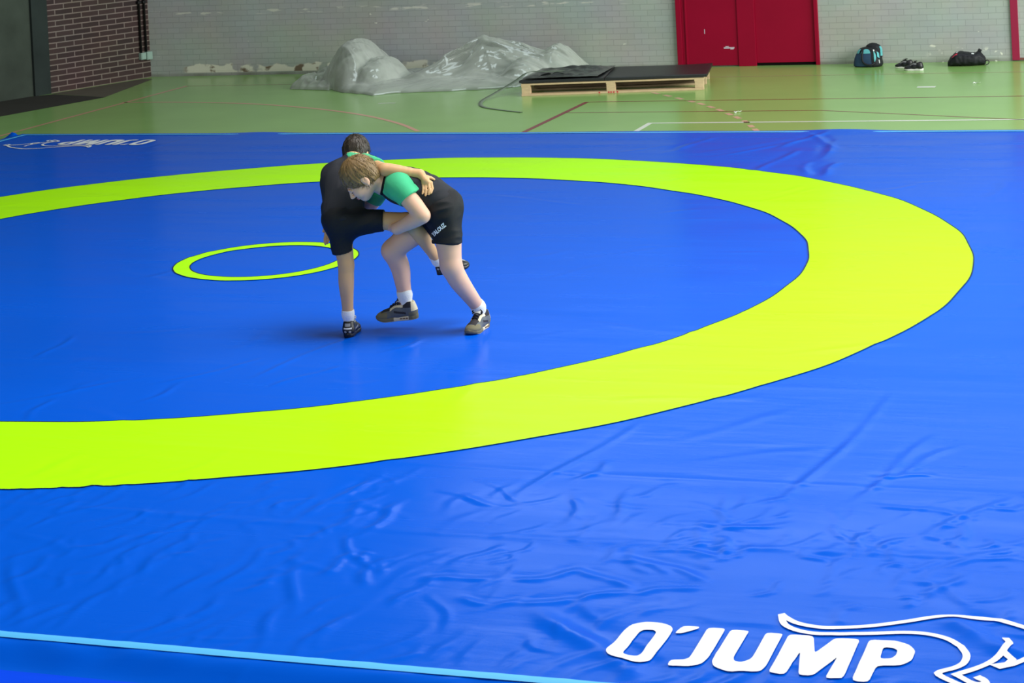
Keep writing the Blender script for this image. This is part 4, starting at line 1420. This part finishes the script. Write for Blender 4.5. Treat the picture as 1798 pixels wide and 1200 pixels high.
def shoe(M, L, st, parent=None, name='shoe', hollow=False):
    """sole with its outline, shaped upper with panels, tongue and crossed laces; heel at local 0, toe at x = L"""
    k = L / 0.235

    def wid(x):
        return float(np.interp(x / L, [0, 0.03, 0.12, 0.3, 0.45, 0.62, 0.76, 0.88, 0.96, 1.0], [0.004, 0.017, 0.031, 0.033, 0.034, 0.042, 0.0455, 0.039, 0.023, 0.004])) * k

    S = SDF([(0, 0, 0), (L, 0, 0.1 * k)], 0.0022, 0.06)
    c = lambda a, b, ra, rb, kk=0.02: S.cone([v * k for v in a], [v * k for v in b], ra * k, rb * k, kk)
    c((0.036, 0, 0.045), (0.042, 0, 0.078), 0.0335, 0.0335)
    c((0.04, 0, 0.045), (0.11, 0, 0.042), 0.034, 0.036)
    c((0.06, 0, 0.068), (0.112, 0, 0.058), 0.026, 0.027)
    c((0.11, 0, 0.046), (0.165, 0, 0.030), 0.037, 0.034)
    S.ell([0.18 * k, 0.002 * k, 0.028 * k], [0.052 * k, 0.044 * k, 0.026 * k], np.eye(3), 0.02)
    S.cut((0, 0, 0.016 * k), (0, 0, -1))
    S.ell([0.054 * k, 0, 0.120 * k], [0.044 * k, 0.0245 * k, 0.034 * k], np.eye(3), 0.006, True)
    S.cut((0.02 * k, 0, 0.098 * k), (-0.25, 0, 1))
    V, F = S.mesh()
    V = smooth_verts(V, F, 1)
    C = V[F].mean(1) / k
    mats = st['mats']          # main, toe, vamp, heel_tab, heel_base, collar
    mi = np.zeros(len(F), int)
    x, y, z = C[:, 0], np.abs(C[:, 1]), C[:, 2]
    mi[(x > 0.165) & (z < 0.052)] = 1
    mi[(x > 0.125) & (z > 0.040) & (y < 0.026) & (x < 0.2)] = 2
    mi[(x < 0.03) & (z > 0.052)] = 3
    mi[(x < 0.045) & (z <= 0.045)] = 4
    mi[(z > 0.071) & (x > 0.03) & (x < 0.085)] = 5
    mi[(x > 0.075) & (x < 0.15) & (y > 0.018) & (y < 0.03) & (z > 0.052)] = 6
    mi[(np.abs(z - 0.048 - 0.22 * (x - 0.09)) < 0.006) & (x > 0.06) & (x < 0.125) & (y > 0.025)] = 2
    tx = lambda vs: [tuple(M @ Vector(q)) for q in vs]
    up = link_mesh(name, tx(V), F, mats, parent, matidx=mi)
    # sole
    ring = []
    n = 44
    for i in range(n):
        xx = L * (0.5 - 0.5 * math.cos(math.pi * i / (n - 1)))
        ring.append((xx, wid(xx)))
    lay = [(0.000, 0.92), (0.004, 1.0), (0.014, 1.02), (0.020, 1.0), (0.023, 0.93)]
    outline = [(a, b) for a, b in ring] + [(a, -b) for a, b in ring[-2:0:-1]]
    SV, SF = [], []
    m = len(outline)
    for zz, sc in lay:
        for a, b in outline:
            toe = max(0, a / L - 0.8) * 0.05 * k
            heel_up = max(0, 0.45 - a / L) * 0.022 * k if zz > 0.01 else 0
            SV.append(((a - L / 2) * (1 + (sc - 1) * 0.5) + L / 2, b * sc, zz * k + toe + heel_up))
    for i in range(len(lay) - 1):
        for j in range(m):
            SF.append((i * m + j, i * m + (j + 1) % m, (i + 1) * m + (j + 1) % m, (i + 1) * m + j))
    SF.append(tuple(range(m - 1, -1, -1)))
    SF.append(tuple((len(lay) - 1) * m + j for j in range(m)))
    smi = []
    for q in SF:
        cx = sum(SV[i][0] for i in q) / len(q) / L
        cz = sum(SV[i][2] for i in q) / len(q) / k
        if min(q) < m and cz < 0.001:
            smi.append(1)
        elif st.get('window') and cz > 0.006 and not (0.22 < cx < 0.56 and cz < 0.0225):
            smi.append(2)
        else:
            smi.append(0)
    sol = link_mesh('sole', tx(SV), SF, [st['sole'], st['outsole'], st['mats'][1]], up, matidx=smi)
    for sgn in (-1, 1):      # window in the heel cushion
        if st.get('window'):
            for a in (0.052, 0.068, 0.084):
                bx = box_geo(a * k, (a + 0.013) * k, sgn * 0.030 * k, sgn * 0.0365 * k, 0.010 * k, 0.017 * k, M, 0.001)
                link_mesh('cushion_window', *bx, st['window'], up)
    bvh = BVHTree.FromPolygons([tuple(v) for v in V], [tuple(int(q) for q in f) for f in F])
    for pn, yc, zc, ry, rz, ell_, pm in st.get('heel', []):      # panels wrapped on the back of the heel
        HV = []
        for i in range(9):
            for j in range(9):
                p, q = i / 4 - 1, j / 4 - 1
                if ell_:
                    p, q = p * math.sqrt(1 - q * q / 2), q * math.sqrt(1 - p * p / 2)
                yy, zz = (yc + ry * p) * k, (zc + rz * q) * k
                h_ = bvh.ray_cast(Vector((-0.1, yy, zz)), Vector((1, 0, 0)))[0]
                HV.append((((h_.x if h_ is not None else 0.012 * k) - 0.0014), yy, zz))
        link_mesh(pn, tx(HV), grid_faces(9, 9), pm, up)
    # tongue
    TV = []
    for i in range(8):
        t = i / 7
        for j in range(5):
            q = (j - 2) / 2
            TV.append(((0.128 - 0.052 * t) * k, q * (0.014 + 0.006 * t) * k, (0.070 + 0.042 * t - 0.006 * q * q + 0.012 * math.sin(math.pi * t)) * k))
    tg = link_mesh('tongue', tx(TV), grid_faces(8, 5), st['tongue'], up)
    tm = tg.modifiers.new('thick', 'SOLIDIFY')
    tm.thickness = 0.006 * k
    # laces
    G = []

    def top(xx, yy):
        r = bvh.ray_cast(Vector((xx, yy, 0.2)), Vector((0, 0, -1)))[0]
        return r.z if r is not None else 0.05 * k
    for i in range(5):
        xa, xb = (0.088 + 0.014 * i) * k, (0.094 + 0.014 * i) * k
        for sg in (-1, 1):
            pts = []
            for j in range(7):
                t = j / 6
                yy = sg * (-0.019 + 0.038 * t) * k
                xx = xa + (xb - xa) * t
                pts.append((xx, yy, top(xx, yy) + (0.0035 + 0.003 * math.sin(math.pi * t)) * k))
            G.append(tube_geo(pts, 0.0028 * k, 6))
    for sg in (-1, 1):       # bow
        z0 = top(0.09 * k, 0) + 0.008 * k
        G.append(tube_geo(spline([(0.09 * k, 0, z0), (0.102 * k, sg * 0.014 * k, z0 + 0.012 * k), (0.114 * k, sg * 0.03 * k, z0 + 0.006 * k), (0.106 * k, sg * 0.024 * k, z0 - 0.004 * k), (0.09 * k, 0, z0)], 5), 0.0028 * k, 6))
        G.append(tube_geo(spline([(0.09 * k, 0, z0), (0.1 * k, sg * 0.018 * k, z0 + 0.004 * k), (0.118 * k, sg * 0.03 * k, z0 - 0.008 * k)], 5), 0.0024 * k, 6))
    v, f = merge(G)
    link_mesh('laces', tx(v), f, st['lace'], up)
    return up


M_cream = pbr('cream_rubber', (226, 214, 180), 0.6, 0.4)
M_sgrey = pbr('slate_grey_mesh', (98, 104, 108), 0.8, 0.2, bump=0.2, bscale=200)
M_solive = pbr('olive_suede', (118, 114, 92), 0.85, 0.2)
M_sdark = pbr('dark_charcoal_mesh', (54, 52, 56), 0.8, 0.2)
M_navyl = pbr('navy_lace', (26, 26, 44), 0.7, 0.3)
M_sblack = pbr('black_leather', (22, 22, 22), 0.4, 0.5)
M_ssilver = pbr('silver_grey_panel', (150, 152, 152), 0.45, 0.5)
M_swhite = pbr('white_lining', (226, 226, 218), 0.7, 0.3)
M_tan = pbr('tan_outsole', (168, 156, 124), 0.7, 0.3)
RUN = dict(mats=[M_sgrey, M_solive, M_sdark, M_cream, M_solive, M_sdark, M_cream], sole=M_cream, outsole=M_tan, window=pbr('amber_window', (120, 92, 50), 0.3, 0.5), tongue=M_swhite, lace=M_navyl)
BLK = dict(mats=[M_sblack, M_sblack, M_ssilver, M_sblack, M_sblack, M_sblack, M_ssilver], sole=M_sblack, outsole=M_tan, window=None, tongue=M_ssilver, lace=M_swhite,
           heel=[('heel_tab', 0, 0.078, 0.017, 0.009, False, M_ssilver), ('heel_band', 0, 0.058, 0.025, 0.0045, False, M_swhite), ('heel_pad', -0.014, 0.038, 0.008, 0.007, True, M_ssilver), ('heel_pad', 0.014, 0.038, 0.008, 0.007, True, M_ssilver)])
FLOORSHOE = dict(mats=[pbr('black_mesh', (34, 36, 42), 0.7, 0.3), M_sblack, M_sblack, M_sblack, M_sblack, M_sdark, M_ssilver], sole=M_swhite, outsole=M_tan, window=None, tongue=M_sblack, lace=M_sblack)

# pair of trainers left on the floor by the wall
for s, t, rz, lab in ((9.93, 0.56, 2.85, 'black trainer with white sole nearer the turquoise bag, one of a pair'), (10.07, 0.80, 2.95, 'black trainer with white sole nearer the slumped black bag, one of a pair')):
    q = MW @ Vector((s, t, 0))
    hx = Vector((math.cos(rz), math.sin(rz), 0))
    heel = q - hx * 0.11
    M = foot_matrix(tuple(heel), tuple(heel + hx))
    so = shoe(M, 0.23, FLOORSHOE, None, 'trainer')
    tag(so, lab, 'shoe', 'trainers by the wall')

# ------------------------------------------------------------------ the two wrestlers
M_skinA = pbr('tanned_skin', (214, 170, 124), 0.5, 0.4, var=0.06, vscale=10, sss=0.12)
M_skinB = pbr('fair_skin', (228, 183, 158), 0.5, 0.4, var=0.06, vscale=10, sss=0.12)
M_shirt = pbr('black_jersey', (39, 41, 48), 0.75, 0.25, bump=0.15, bscale=300)
M_shorts = pbr('black_shorts_cloth', (24, 26, 31), 0.7, 0.3, bump=0.15, bscale=300)
M_tealc = pbr('teal_jersey', (70, 188, 136), 0.75, 0.25, bump=0.15, bscale=300)
M_sock = pbr('white_sock', (232, 234, 232), 0.9, 0.2, bump=0.3, bscale=150)
M_collar = pbr('black_collar', (16, 16, 20), 0.8, 0.2)
H_dark = [pbr('dark_brown_hair', (48, 38, 28), 0.5, 0.5), pbr('black_brown_hair', (30, 24, 20), 0.5, 0.5), pbr('brown_hair', (70, 56, 38), 0.5, 0.5)]
H_light = [pbr('mid_brown_hair', (124, 98, 60), 0.5, 0.5), pbr('sandy_hair', (158, 128, 84), 0.5, 0.5), pbr('deep_brown_hair', (92, 70, 44), 0.5, 0.5)]  # brown tones picked at random for each lock; the darkest also colours the eyebrows
M_lip = pbr('lip', (190, 110, 104), 0.45, 0.4)
M_lash = pbr('eyelash', (60, 40, 30), 0.7, 0.3)
VX = 0.004


def sock(name, ank, knee, heel, toe, parent, r0, height):
    top = lerp(ank, knee, height)
    S = SDF([ank, top, heel], 0.003, 0.07)
    S.cone(ank, top, r0, r0 * 1.03, 0.01)
    low = lerp(ank, lerp(heel, toe, 0.3), 0.55)
    S.cone(ank, low, r0, r0 * 0.82, 0.02)
    S.cut(top, vsub(top, ank))
    o = field_mesh(name, S, M_sock, parent, 1)
    return o


# ---- the one standing with his back to the camera
a = A
pA = empty('person', (a['heelL'][0], a['heelL'][1], 0.0), 'dark-haired person seen from behind in black, standing on one leg with the other held', 'person')
PA = list(a.values()) + list(A_hand.values()) + list(A_lhand.values())
S = SDF(PA, VX)
S.cone(a['hipL'], a['hipR'], 0.078, 0.078, 0.04)
S.cone(a['hipL'], a['waistL'], 0.076, 0.068, 0.04)
S.cone(a['hipR'], a['waistR'], 0.076, 0.068, 0.04)
for q in 'LR':
    S.chain([a['waist' + q], a['chest' + q], a['up' + q]], [0.068, 0.078, 0.062], 0.04)
S.cone(a['upL'], a['shL'], 0.05, 0.046, 0.03)
S.cone(a['upR'], a['shR'], 0.05, 0.045, 0.03)
S.cone(a['upL'], a['neck'], 0.05, 0.045, 0.04)
S.cone(a['upR'], a['neck'], 0.05, 0.045, 0.04)
S.chain([a['shR'], a['elR']], [0.043, 0.033], 0.02)
S.chain([a['elR'], lerp(a['elR'], a['wrR'], 0.3), a['wrR']], [0.032, 0.034, 0.022], 0.015)
S.chain([a['shL'], a['elL'], a['wrL']], [0.04, 0.032, 0.022], 0.015)
hand_geo(S, A_hand, a['wrR'], 0.021, 0.92)
hand_geo(S, A_lhand, a['wrL'], 0.021, 0.88)
for q in 'LR':
    S.chain([a['hip' + q], a['th' + q], lerp(a['th' + q], a['kn' + q], 0.6), a['kn' + q]], [0.072, 0.064, 0.048, 0.040], 0.03)
    S.chain([a['kn' + q], a['calf' + q], lerp(a['calf' + q], a['an' + q], 0.6), a['an' + q]], [0.040, 0.0405, 0.031, 0.0265], 0.02)
    S.cone(a['an' + q], list(Vector(lerp(a['heel' + q], a['toe' + q], 0.42)) + Vector((0, 0, 0.045))), 0.027, 0.022, 0.02)
hA = Head(a['head'], cv(0.22, -0.42, 0.9), cv(0.05, 0.9, 0.42), 0.90)
hA.sculpt(S, a['neck'], 0.046)
field_mesh('body', S, M_skinA, pA)
hA.hair('hair', pA, H_dark, 3, 0.012, 0.024, 0.05, -0.036)
# shirt
S = SDF([a[k] for k in ('hipL', 'hipR', 'shL', 'shR', 'elL', 'elR', 'neck')], VX)
for q in 'LR':
    S.chain([a['hip' + q], a['waist' + q], a['chest' + q], a['up' + q]], [0.090, 0.082, 0.091, 0.070], 0.05)
S.cone(a['chestL'], a['shL'], 0.07, 0.057, 0.03)
S.cone(a['upL'], a['shL'], 0.062, 0.058, 0.03)
S.cone(a['upR'], a['shR'], 0.060, 0.055, 0.03)
S.cone(a['upL'], a['neck'], 0.056, 0.050, 0.03)
S.cone(a['upR'], a['neck'], 0.056, 0.050, 0.03)
armR = lerp(a['shR'], a['elR'], 0.62)
S.chain([a['shR'], lerp(a['shR'], a['elR'], 0.9)], [0.054, 0.049], 0.02, (armR, vsub(a['elR'], a['shR'])))
S.chain([a['shL'], lerp(a['shL'], a['elL'], 0.9)], [0.053, 0.047], 0.02, (lerp(a['shL'], a['elL'], 0.6), vsub(a['elL'], a['shL'])))
S.cut(lerp(a['hipL'], a['waistL'], 0.18), (0, 0, -1))
S.ell(lerp(a['neck'], a['head'], 0.30), [0.056] * 3, np.eye(3), 0.004, True)
T = S.copy()
cap_a, cap_b = np.array(lerp(a['neck'], a['upR'], 0.15), np.float32), np.array(a['elR'], np.float32)
X, Y, Z = S.grid()
capd = SDF.seg(X, Y, Z, np.array(lerp(a['shR'], a['neck'], 0.75), np.float32) + np.array([0, 0, 0.03], np.float32), cap_b, 0.052, 0.075)
S.D = np.maximum(S.D, -(capd + 0.002))
T.D = np.maximum(T.D - 0.0012, capd)
field_mesh('shirt', S, M_shirt, pA, 1, (0.011, cv(0.35, 0.8, 0.3), 2.0))
o = field_mesh('sleeve', T, M_tealc, pA, 1, (0.004, cv(0.8, -0.2, 0), 5.0))
o['label'] = 'teal sleeve'
# shorts
S = SDF([a[k] for k in ('hipL', 'hipR', 'waistL', 'waistR', 'knL', 'knR')], VX)
S.cone(a['hipL'], a['hipR'], 0.080, 0.082, 0.05)
S.cone(a['hipL'], lerp(a['hipL'], a['waistL'], 0.6), 0.083, 0.077, 0.04)
S.cone(a['hipR'], lerp(a['hipR'], a['waistR'], 0.6), 0.083, 0.077, 0.04)
S.chain([a['hipL'], a['thL'], a['hemL'], a['knL']], [0.074, 0.070, 0.055, 0.05], 0.04, (a['hemL'], list(Vector(vsub(a['knL'], a['thL'])).normalized() + cv(0, 0, 0.25))))
S.chain([a['hipR'], a['thR'], a['hemR'], a['knR']], [0.078, 0.072, 0.0585, 0.055], 0.04, (a['hemR'], vsub(a['knR'], a['thR'])))
field_mesh('shorts', S, M_shorts, pA, 1, (0.009, cv(0.8, 0.5, 0.2), 9.0))
for q, ht in (('L', 0.09), ('R', 0.14)):
    sock('sock', a['an' + q], a['kn' + q], a['heel' + q], a['toe' + q], pA, 0.0315, ht)
shoe(foot_matrix((a['heelL'][0], a['heelL'][1], 0.001), (a['toeL'][0], a['toeL'][1], 0.001)), 0.215, BLK, pA)
shoe(foot_matrix(a['heelR'], a['toeR'], cv(-0.25, 1, -0.1)), 0.215, BLK, pA)

# ---- the one leaning in and holding the leg
b = B
pB = empty('person', (b['heelL'][0], b['heelL'][1], 0.0), 'fair person with sandy hair bent forward, clasping the raised leg of the other', 'person')
b['palmL'] = b['palmL']
PB = list(b.values())
S = SDF(PB, VX)
S.cone(b['pelL'], b['pelR'], 0.092, 0.092, 0.04)
S.cone(b['hipL'], b['hipR'], 0.086, 0.086, 0.04)
for q in 'LR':
    S.chain([b['pel' + q], b['waist' + q], b['chest' + q], b['up' + q]], [0.09, 0.084, 0.086, 0.066], 0.05)
    S.cone(b['up' + q], b['sh' + q], 0.058, 0.054, 0.03)
    S.cone(b['up' + q], b['neck'], 0.052, 0.05, 0.04)
    S.chain([b['hip' + q], b['th' + q], lerp(b['th' + q], b['kn' + q], 0.6), b['kn' + q]], [0.086, 0.080, 0.065, 0.055], 0.03)
    S.chain([b['kn' + q], b['calf' + q], lerp(b['calf' + q], b['an' + q], 0.6), b['an' + q]], [0.055, 0.052, 0.041, 0.034], 0.025)
    S.cone(b['an' + q], list(Vector(lerp(b['heel' + q], b['toe' + q], 0.42)) + Vector((0, 0, 0.05))), 0.034, 0.024, 0.02)
S.chain([b['shL'], lerp(b['shL'], b['elL'], 0.5), b['elL']], [0.053, 0.049, 0.041], 0.02)
S.chain([b['elL'], lerp(b['elL'], b['wrL'], 0.35), b['wrL']], [0.040, 0.041, 0.029], 0.012)
S.chain([b['shR'], b['elR'], b['wrR']], [0.05, 0.036, 0.025], 0.02)
BH = dict(palm=b['palmL'])
px_, dn = cv(-1, 0.15, 0.05), cv(-0.1, 0.9, -0.3)
for i, fn in enumerate('imrp'):
    base = Vector(b['palmL']) + px_ * 0.03 + cv(0, 0.1, 0.9) * (0.012 * (1.5 - i))
    BH[fn + '0'] = list(base)
    BH[fn + '1'] = list(base + px_ * 0.026 + dn * 0.008)
    BH[fn + '2'] = list(base + px_ * 0.036 + dn * 0.028)
tb = Vector(b['palmL']) + cv(0, 0.1, 0.9) * 0.018
BH['t0'], BH['t1'], BH['t2'] = list(tb), list(tb + dn * 0.025), list(tb + dn * 0.045 + px_ * 0.008)
hand_geo(S, BH, b['wrL'], 0.027, 0.95)
BR = dict(palm=list(Vector(b['wrR']) + cv(-1, 0, -0.05) * 0.04))
for i, fn in enumerate('imrp'):
    base = Vector(BR['palm']) + cv(-1, 0, 0) * 0.03 + cv(0, 1, 0) * (0.012 * (1.5 - i))
    BR[fn + '0'] = list(base)
    BR[fn + '1'] = list(base + cv(-1, 0, -0.5) * 0.022)
    BR[fn + '2'] = list(base + cv(-1, 0, -0.5) * 0.022 + cv(-0.4, 0, -1) * 0.02)
tb = Vector(BR['palm']) + cv(0, 1, 0) * 0.02
BR['t0'], BR['t1'], BR['t2'] = list(tb), list(tb + cv(-0.6, 0.8, 0) * 0.02), list(tb + cv(-0.8, 0.6, 0) * 0.04)
hand_geo(S, BR, b['wrR'], 0.025, 0.95)
hB = Head(b['head'], cv(-0.66, -0.75, -0.10), cv(-0.73, 0.64, -0.14), 1.0)
hB.sculpt(S, b['neck'], 0.054)
field_mesh('body', S, M_skinB, pB)
hB.hair('hair', pB, H_light, 11, 0.014, 0.030, 0.074)
# lashes, brow and lips
for sgn in (1, -1):
    lash = [hB.p(0.0835 - 0.010 * abs(t) ** 1.5, sgn * (0.031 + 0.013 * t), -0.0035 - 0.002 * (1 - t * t)) for t in np.linspace(-1, 1, 9)]
    link_mesh('eyelashes', *tube_geo(lash, [0.0008, 0.0014, 0.0018, 0.002, 0.002, 0.002, 0.0018, 0.0014, 0.0008], 6), M_lash, pB)
    brow = [hB.p(0.0865 - 0.012 * (t * 0.5 + 0.5) ** 2, sgn * (0.031 + 0.019 * t), 0.019 + 0.003 * (1 - t * t)) for t in np.linspace(-1, 1, 9)]
    link_mesh('eyebrow', *tube_geo(brow, [0.001, 0.002, 0.0026, 0.0028, 0.0028, 0.0026, 0.0022, 0.0016, 0.0008], 6), H_light[2], pB)
lipp = [hB.p(0.0915 - 0.012 * t * t, 0.019 * t, -0.0505) for t in np.linspace(-1, 1, 9)]
lipl = [hB.p(0.0905 - 0.012 * t * t, 0.017 * t, -0.0590) for t in np.linspace(-1, 1, 9)]
rl = [0.001, 0.0022, 0.003, 0.0034, 0.0032, 0.0034, 0.003, 0.0022, 0.001]
link_mesh('lips', *merge([tube_geo(lipp, rl, 7), tube_geo(lipl, rl, 7)]), M_lip, pB)

# shirt
S = SDF([b[k] for k in ('hipL', 'hipR', 'pelL', 'pelR', 'shL', 'shR', 'elL', 'elR', 'neck')], VX)
for q in 'LR':
    S.chain([b['pel' + q], b['waist' + q], b['chest' + q], b['up' + q]], [0.104, 0.100, 0.100, 0.075], 0.05)
    S.cone(b['up' + q], b['sh' + q], 0.07, 0.066, 0.03)
    S.cone(b['up' + q], b['neck'], 0.060, 0.054, 0.03)
S.chain([b['shL'], lerp(b['shL'], b['elL'], 0.8)], [0.066, 0.056], 0.02, (lerp(b['shL'], b['elL'], 0.42), vsub(b['elL'], b['shL'])))
S.chain([b['shR'], lerp(b['shR'], b['elR'], 0.95)], [0.062, 0.050], 0.02, (lerp(b['shR'], b['elR'], 0.72), vsub(b['elR'], b['shR'])))
S.cut(lerp(b['pelL'], b['waistL'], -0.15), cv(0.75, -0.6, 0))
S.ell(lerp(b['neck'], b['head'], 0.42), [0.064] * 3, np.eye(3), 0.004, True)
T = S.copy()
T2 = S.copy()
X, Y, Z = S.grid()
c0 = np.array(Vector(lerp(b['shL'], b['neck'], 0.3)) + cv(0, 0.018, -0.045), np.float32)
capd = SDF.seg(X, Y, Z, c0, np.array(lerp(b['shL'], b['elL'], 0.55), np.float32), 0.090, 0.076)
hd = np.array(vsub(b['elL'], b['shL']), np.float32)
hd /= np.linalg.norm(hd)
hp = lerp(b['shL'], b['elL'], 0.42)
hemp = (X - hp[0]) * hd[0] + (Y - hp[1]) * hd[1] + (Z - hp[2]) * hd[2] - 0.003
capd = np.maximum(capd, hemp)
c1 = np.array(lerp(b['shR'], b['neck'], 0.55), np.float32)
capr = SDF.seg(X, Y, Z, c1, np.array(b['elR'], np.float32), 0.066, 0.085)
colr = np.sqrt(sum((g - c) ** 2 for g, c in zip((X, Y, Z), lerp(b['neck'], b['head'], 0.36)))) - 0.088
S.D = np.maximum(S.D, np.maximum(-(capd + 0.002), -(capr + 0.002)))
T.D = np.maximum(np.maximum(T.D - 0.0012, capd), -colr)
T2.D = np.maximum(np.maximum(T2.D - 0.0012, capr), -colr)
K = T.copy()
X, Y, Z = K.grid()
base = SDF([b[k] for k in ('neck',)], VX)
field_mesh('shirt', S, M_shirt, pB, 1, (0.009, cv(0.7, 0.4, 0.2), 3.0))
o = field_mesh('sleeve', T, M_tealc, pB, 1, (0.006, cv(0.5, -0.6, -0.2), 6.0))
o['label'] = 'teal sleeve'
o = field_mesh('sleeve', T2, M_tealc, pB, 1, (0.004, cv(-0.4, -0.6, 0.2), 7.0))
o['label'] = 'teal sleeve'
# black collar: thin ring of the shirt round the neck opening
K = SDF([b['neck'], b['upL'], b['upR']], VX)
for q in 'LR':
    K.cone(b['chest' + q], b['up' + q], 0.1025, 0.0775, 0.05)
    K.cone(b['up' + q], b['sh' + q], 0.0715, 0.0675, 0.03)
    K.cone(b['up' + q], b['neck'], 0.0625, 0.0565, 0.03)
K.ell(lerp(b['neck'], b['head'], 0.42), [0.064] * 3, np.eye(3), 0.003, True)
X, Y, Z = K.grid()
K.D = np.maximum(K.D, (np.sqrt(sum((g - c) ** 2 for g, c in zip((X, Y, Z), lerp(b['neck'], b['head'], 0.36)))) - 0.089).astype(np.float32))
field_mesh('collar', K, M_collar, pB)
# shorts
S = SDF([b[k] for k in ('hipL', 'hipR', 'pelL', 'pelR', 'knL', 'thR')], VX)
S.cone(b['pelL'], b['pelR'], 0.100, 0.100, 0.05)
S.cone(b['hipL'], b['hipR'], 0.096, 0.096, 0.05)
S.cone(b['pelL'], lerp(b['pelL'], b['waistL'], 0.5), 0.1, 0.094, 0.04)
S.chain([b['hipL'], b['thL'], b['hemL'], lerp(b['hemL'], b['knL'], 0.6)], [0.095, 0.083, 0.0765, 0.076], 0.04, (b['hemL'], list(Vector(vsub(b['knL'], b['thL'])).normalized() + cv(-0.12, 0, -0.02))))
S.chain([b['hipR'], b['thR'], b['hemR'], lerp(b['hemR'], b['knR'], 0.6)], [0.095, 0.086, 0.074, 0.07], 0.04, (b['hemR'], vsub(b['knR'], b['thR'])))
shB = field_mesh('shorts', S, M_shorts, pB, 1, (0.011, cv(0.9, 0.2, 0.1), 12.0))
for q, ht in (('L', 0.09), ('R', 0.12)):
    sock('sock', b['an' + q], b['kn' + q], b['heel' + q], b['toe' + q], pB, 0.0385, ht)
shoe(foot_matrix((b['heelL'][0], b['heelL'][1], 0.001), (b['toeL'][0], b['toeL'][1], 0.001)), 0.235, RUN, pB)
shoe(foot_matrix(b['heelR'], b['toeR'], cv(0.0, 1, -0.06)), 0.24, RUN, pB)
# white lettering on the shorts, wrapped onto the cloth
fc = bpy.data.curves.new('shorts_lettering', 'FONT')
fc.body = 'YALOUZ'
fc.size = 0.034
fc.offset = 0.0018
fc.resolution_u = 2
fo_ = bpy.data.objects.new('tmp', fc)
COL.objects.link(fo_)
bpy.context.view_layer.update()
tm = bpy.data.meshes.new_from_object(fo_.evaluated_get(bpy.context.evaluated_depsgraph_get()))
bpy.data.objects.remove(fo_)
bm = bmesh.new()
bm.from_mesh(tm)
_w = max(v.co.x for v in bm.verts)
_q = [bm.verts.new((_w * p, h, 0)) for p, h in ((-0.235, 0.004), (-0.175, 0.012), (-0.16, -0.012))]      # small pale emblem before the word
bm.faces.new(_q)
for _ in range(2):
    bmesh.ops.subdivide_edges(bm, edges=[e for e in bm.edges if e.calc_length() > 0.006], cuts=1)
    bmesh.ops.triangulate(bm, faces=bm.faces)
xsr = [v.co.x for v in bm.verts]
wdt = max(xsr)
sbm = bmesh.new()
sbm.from_mesh(shB.data)
bvh = BVHTree.FromBMesh(sbm)
tdir = cv(0.80, 0.60, 0)
udir = cv(-0.60, 0.80, 0)
orig = Vector(TEXT0)
for v in bm.verts:
    q = orig + tdir * (v.co.x / wdt * 0.094) + udir * (v.co.y * 0.95)
    h = bvh.ray_cast(q - cv(0, -0.2, 1) * 0.4, cv(0, -0.2, 1).normalized())
    v.co = (h[0] if h[0] is not None else q) - cv(0, 0, 1) * 0.0025
bm.verts.index_update()
lv = [tuple(v.co) for v in bm.verts]
lf = [tuple(q.index for q in f.verts) for f in bm.faces]
lo = link_mesh('lettering', lv, lf, M_white, shB)
bm.free()
sbm.free()
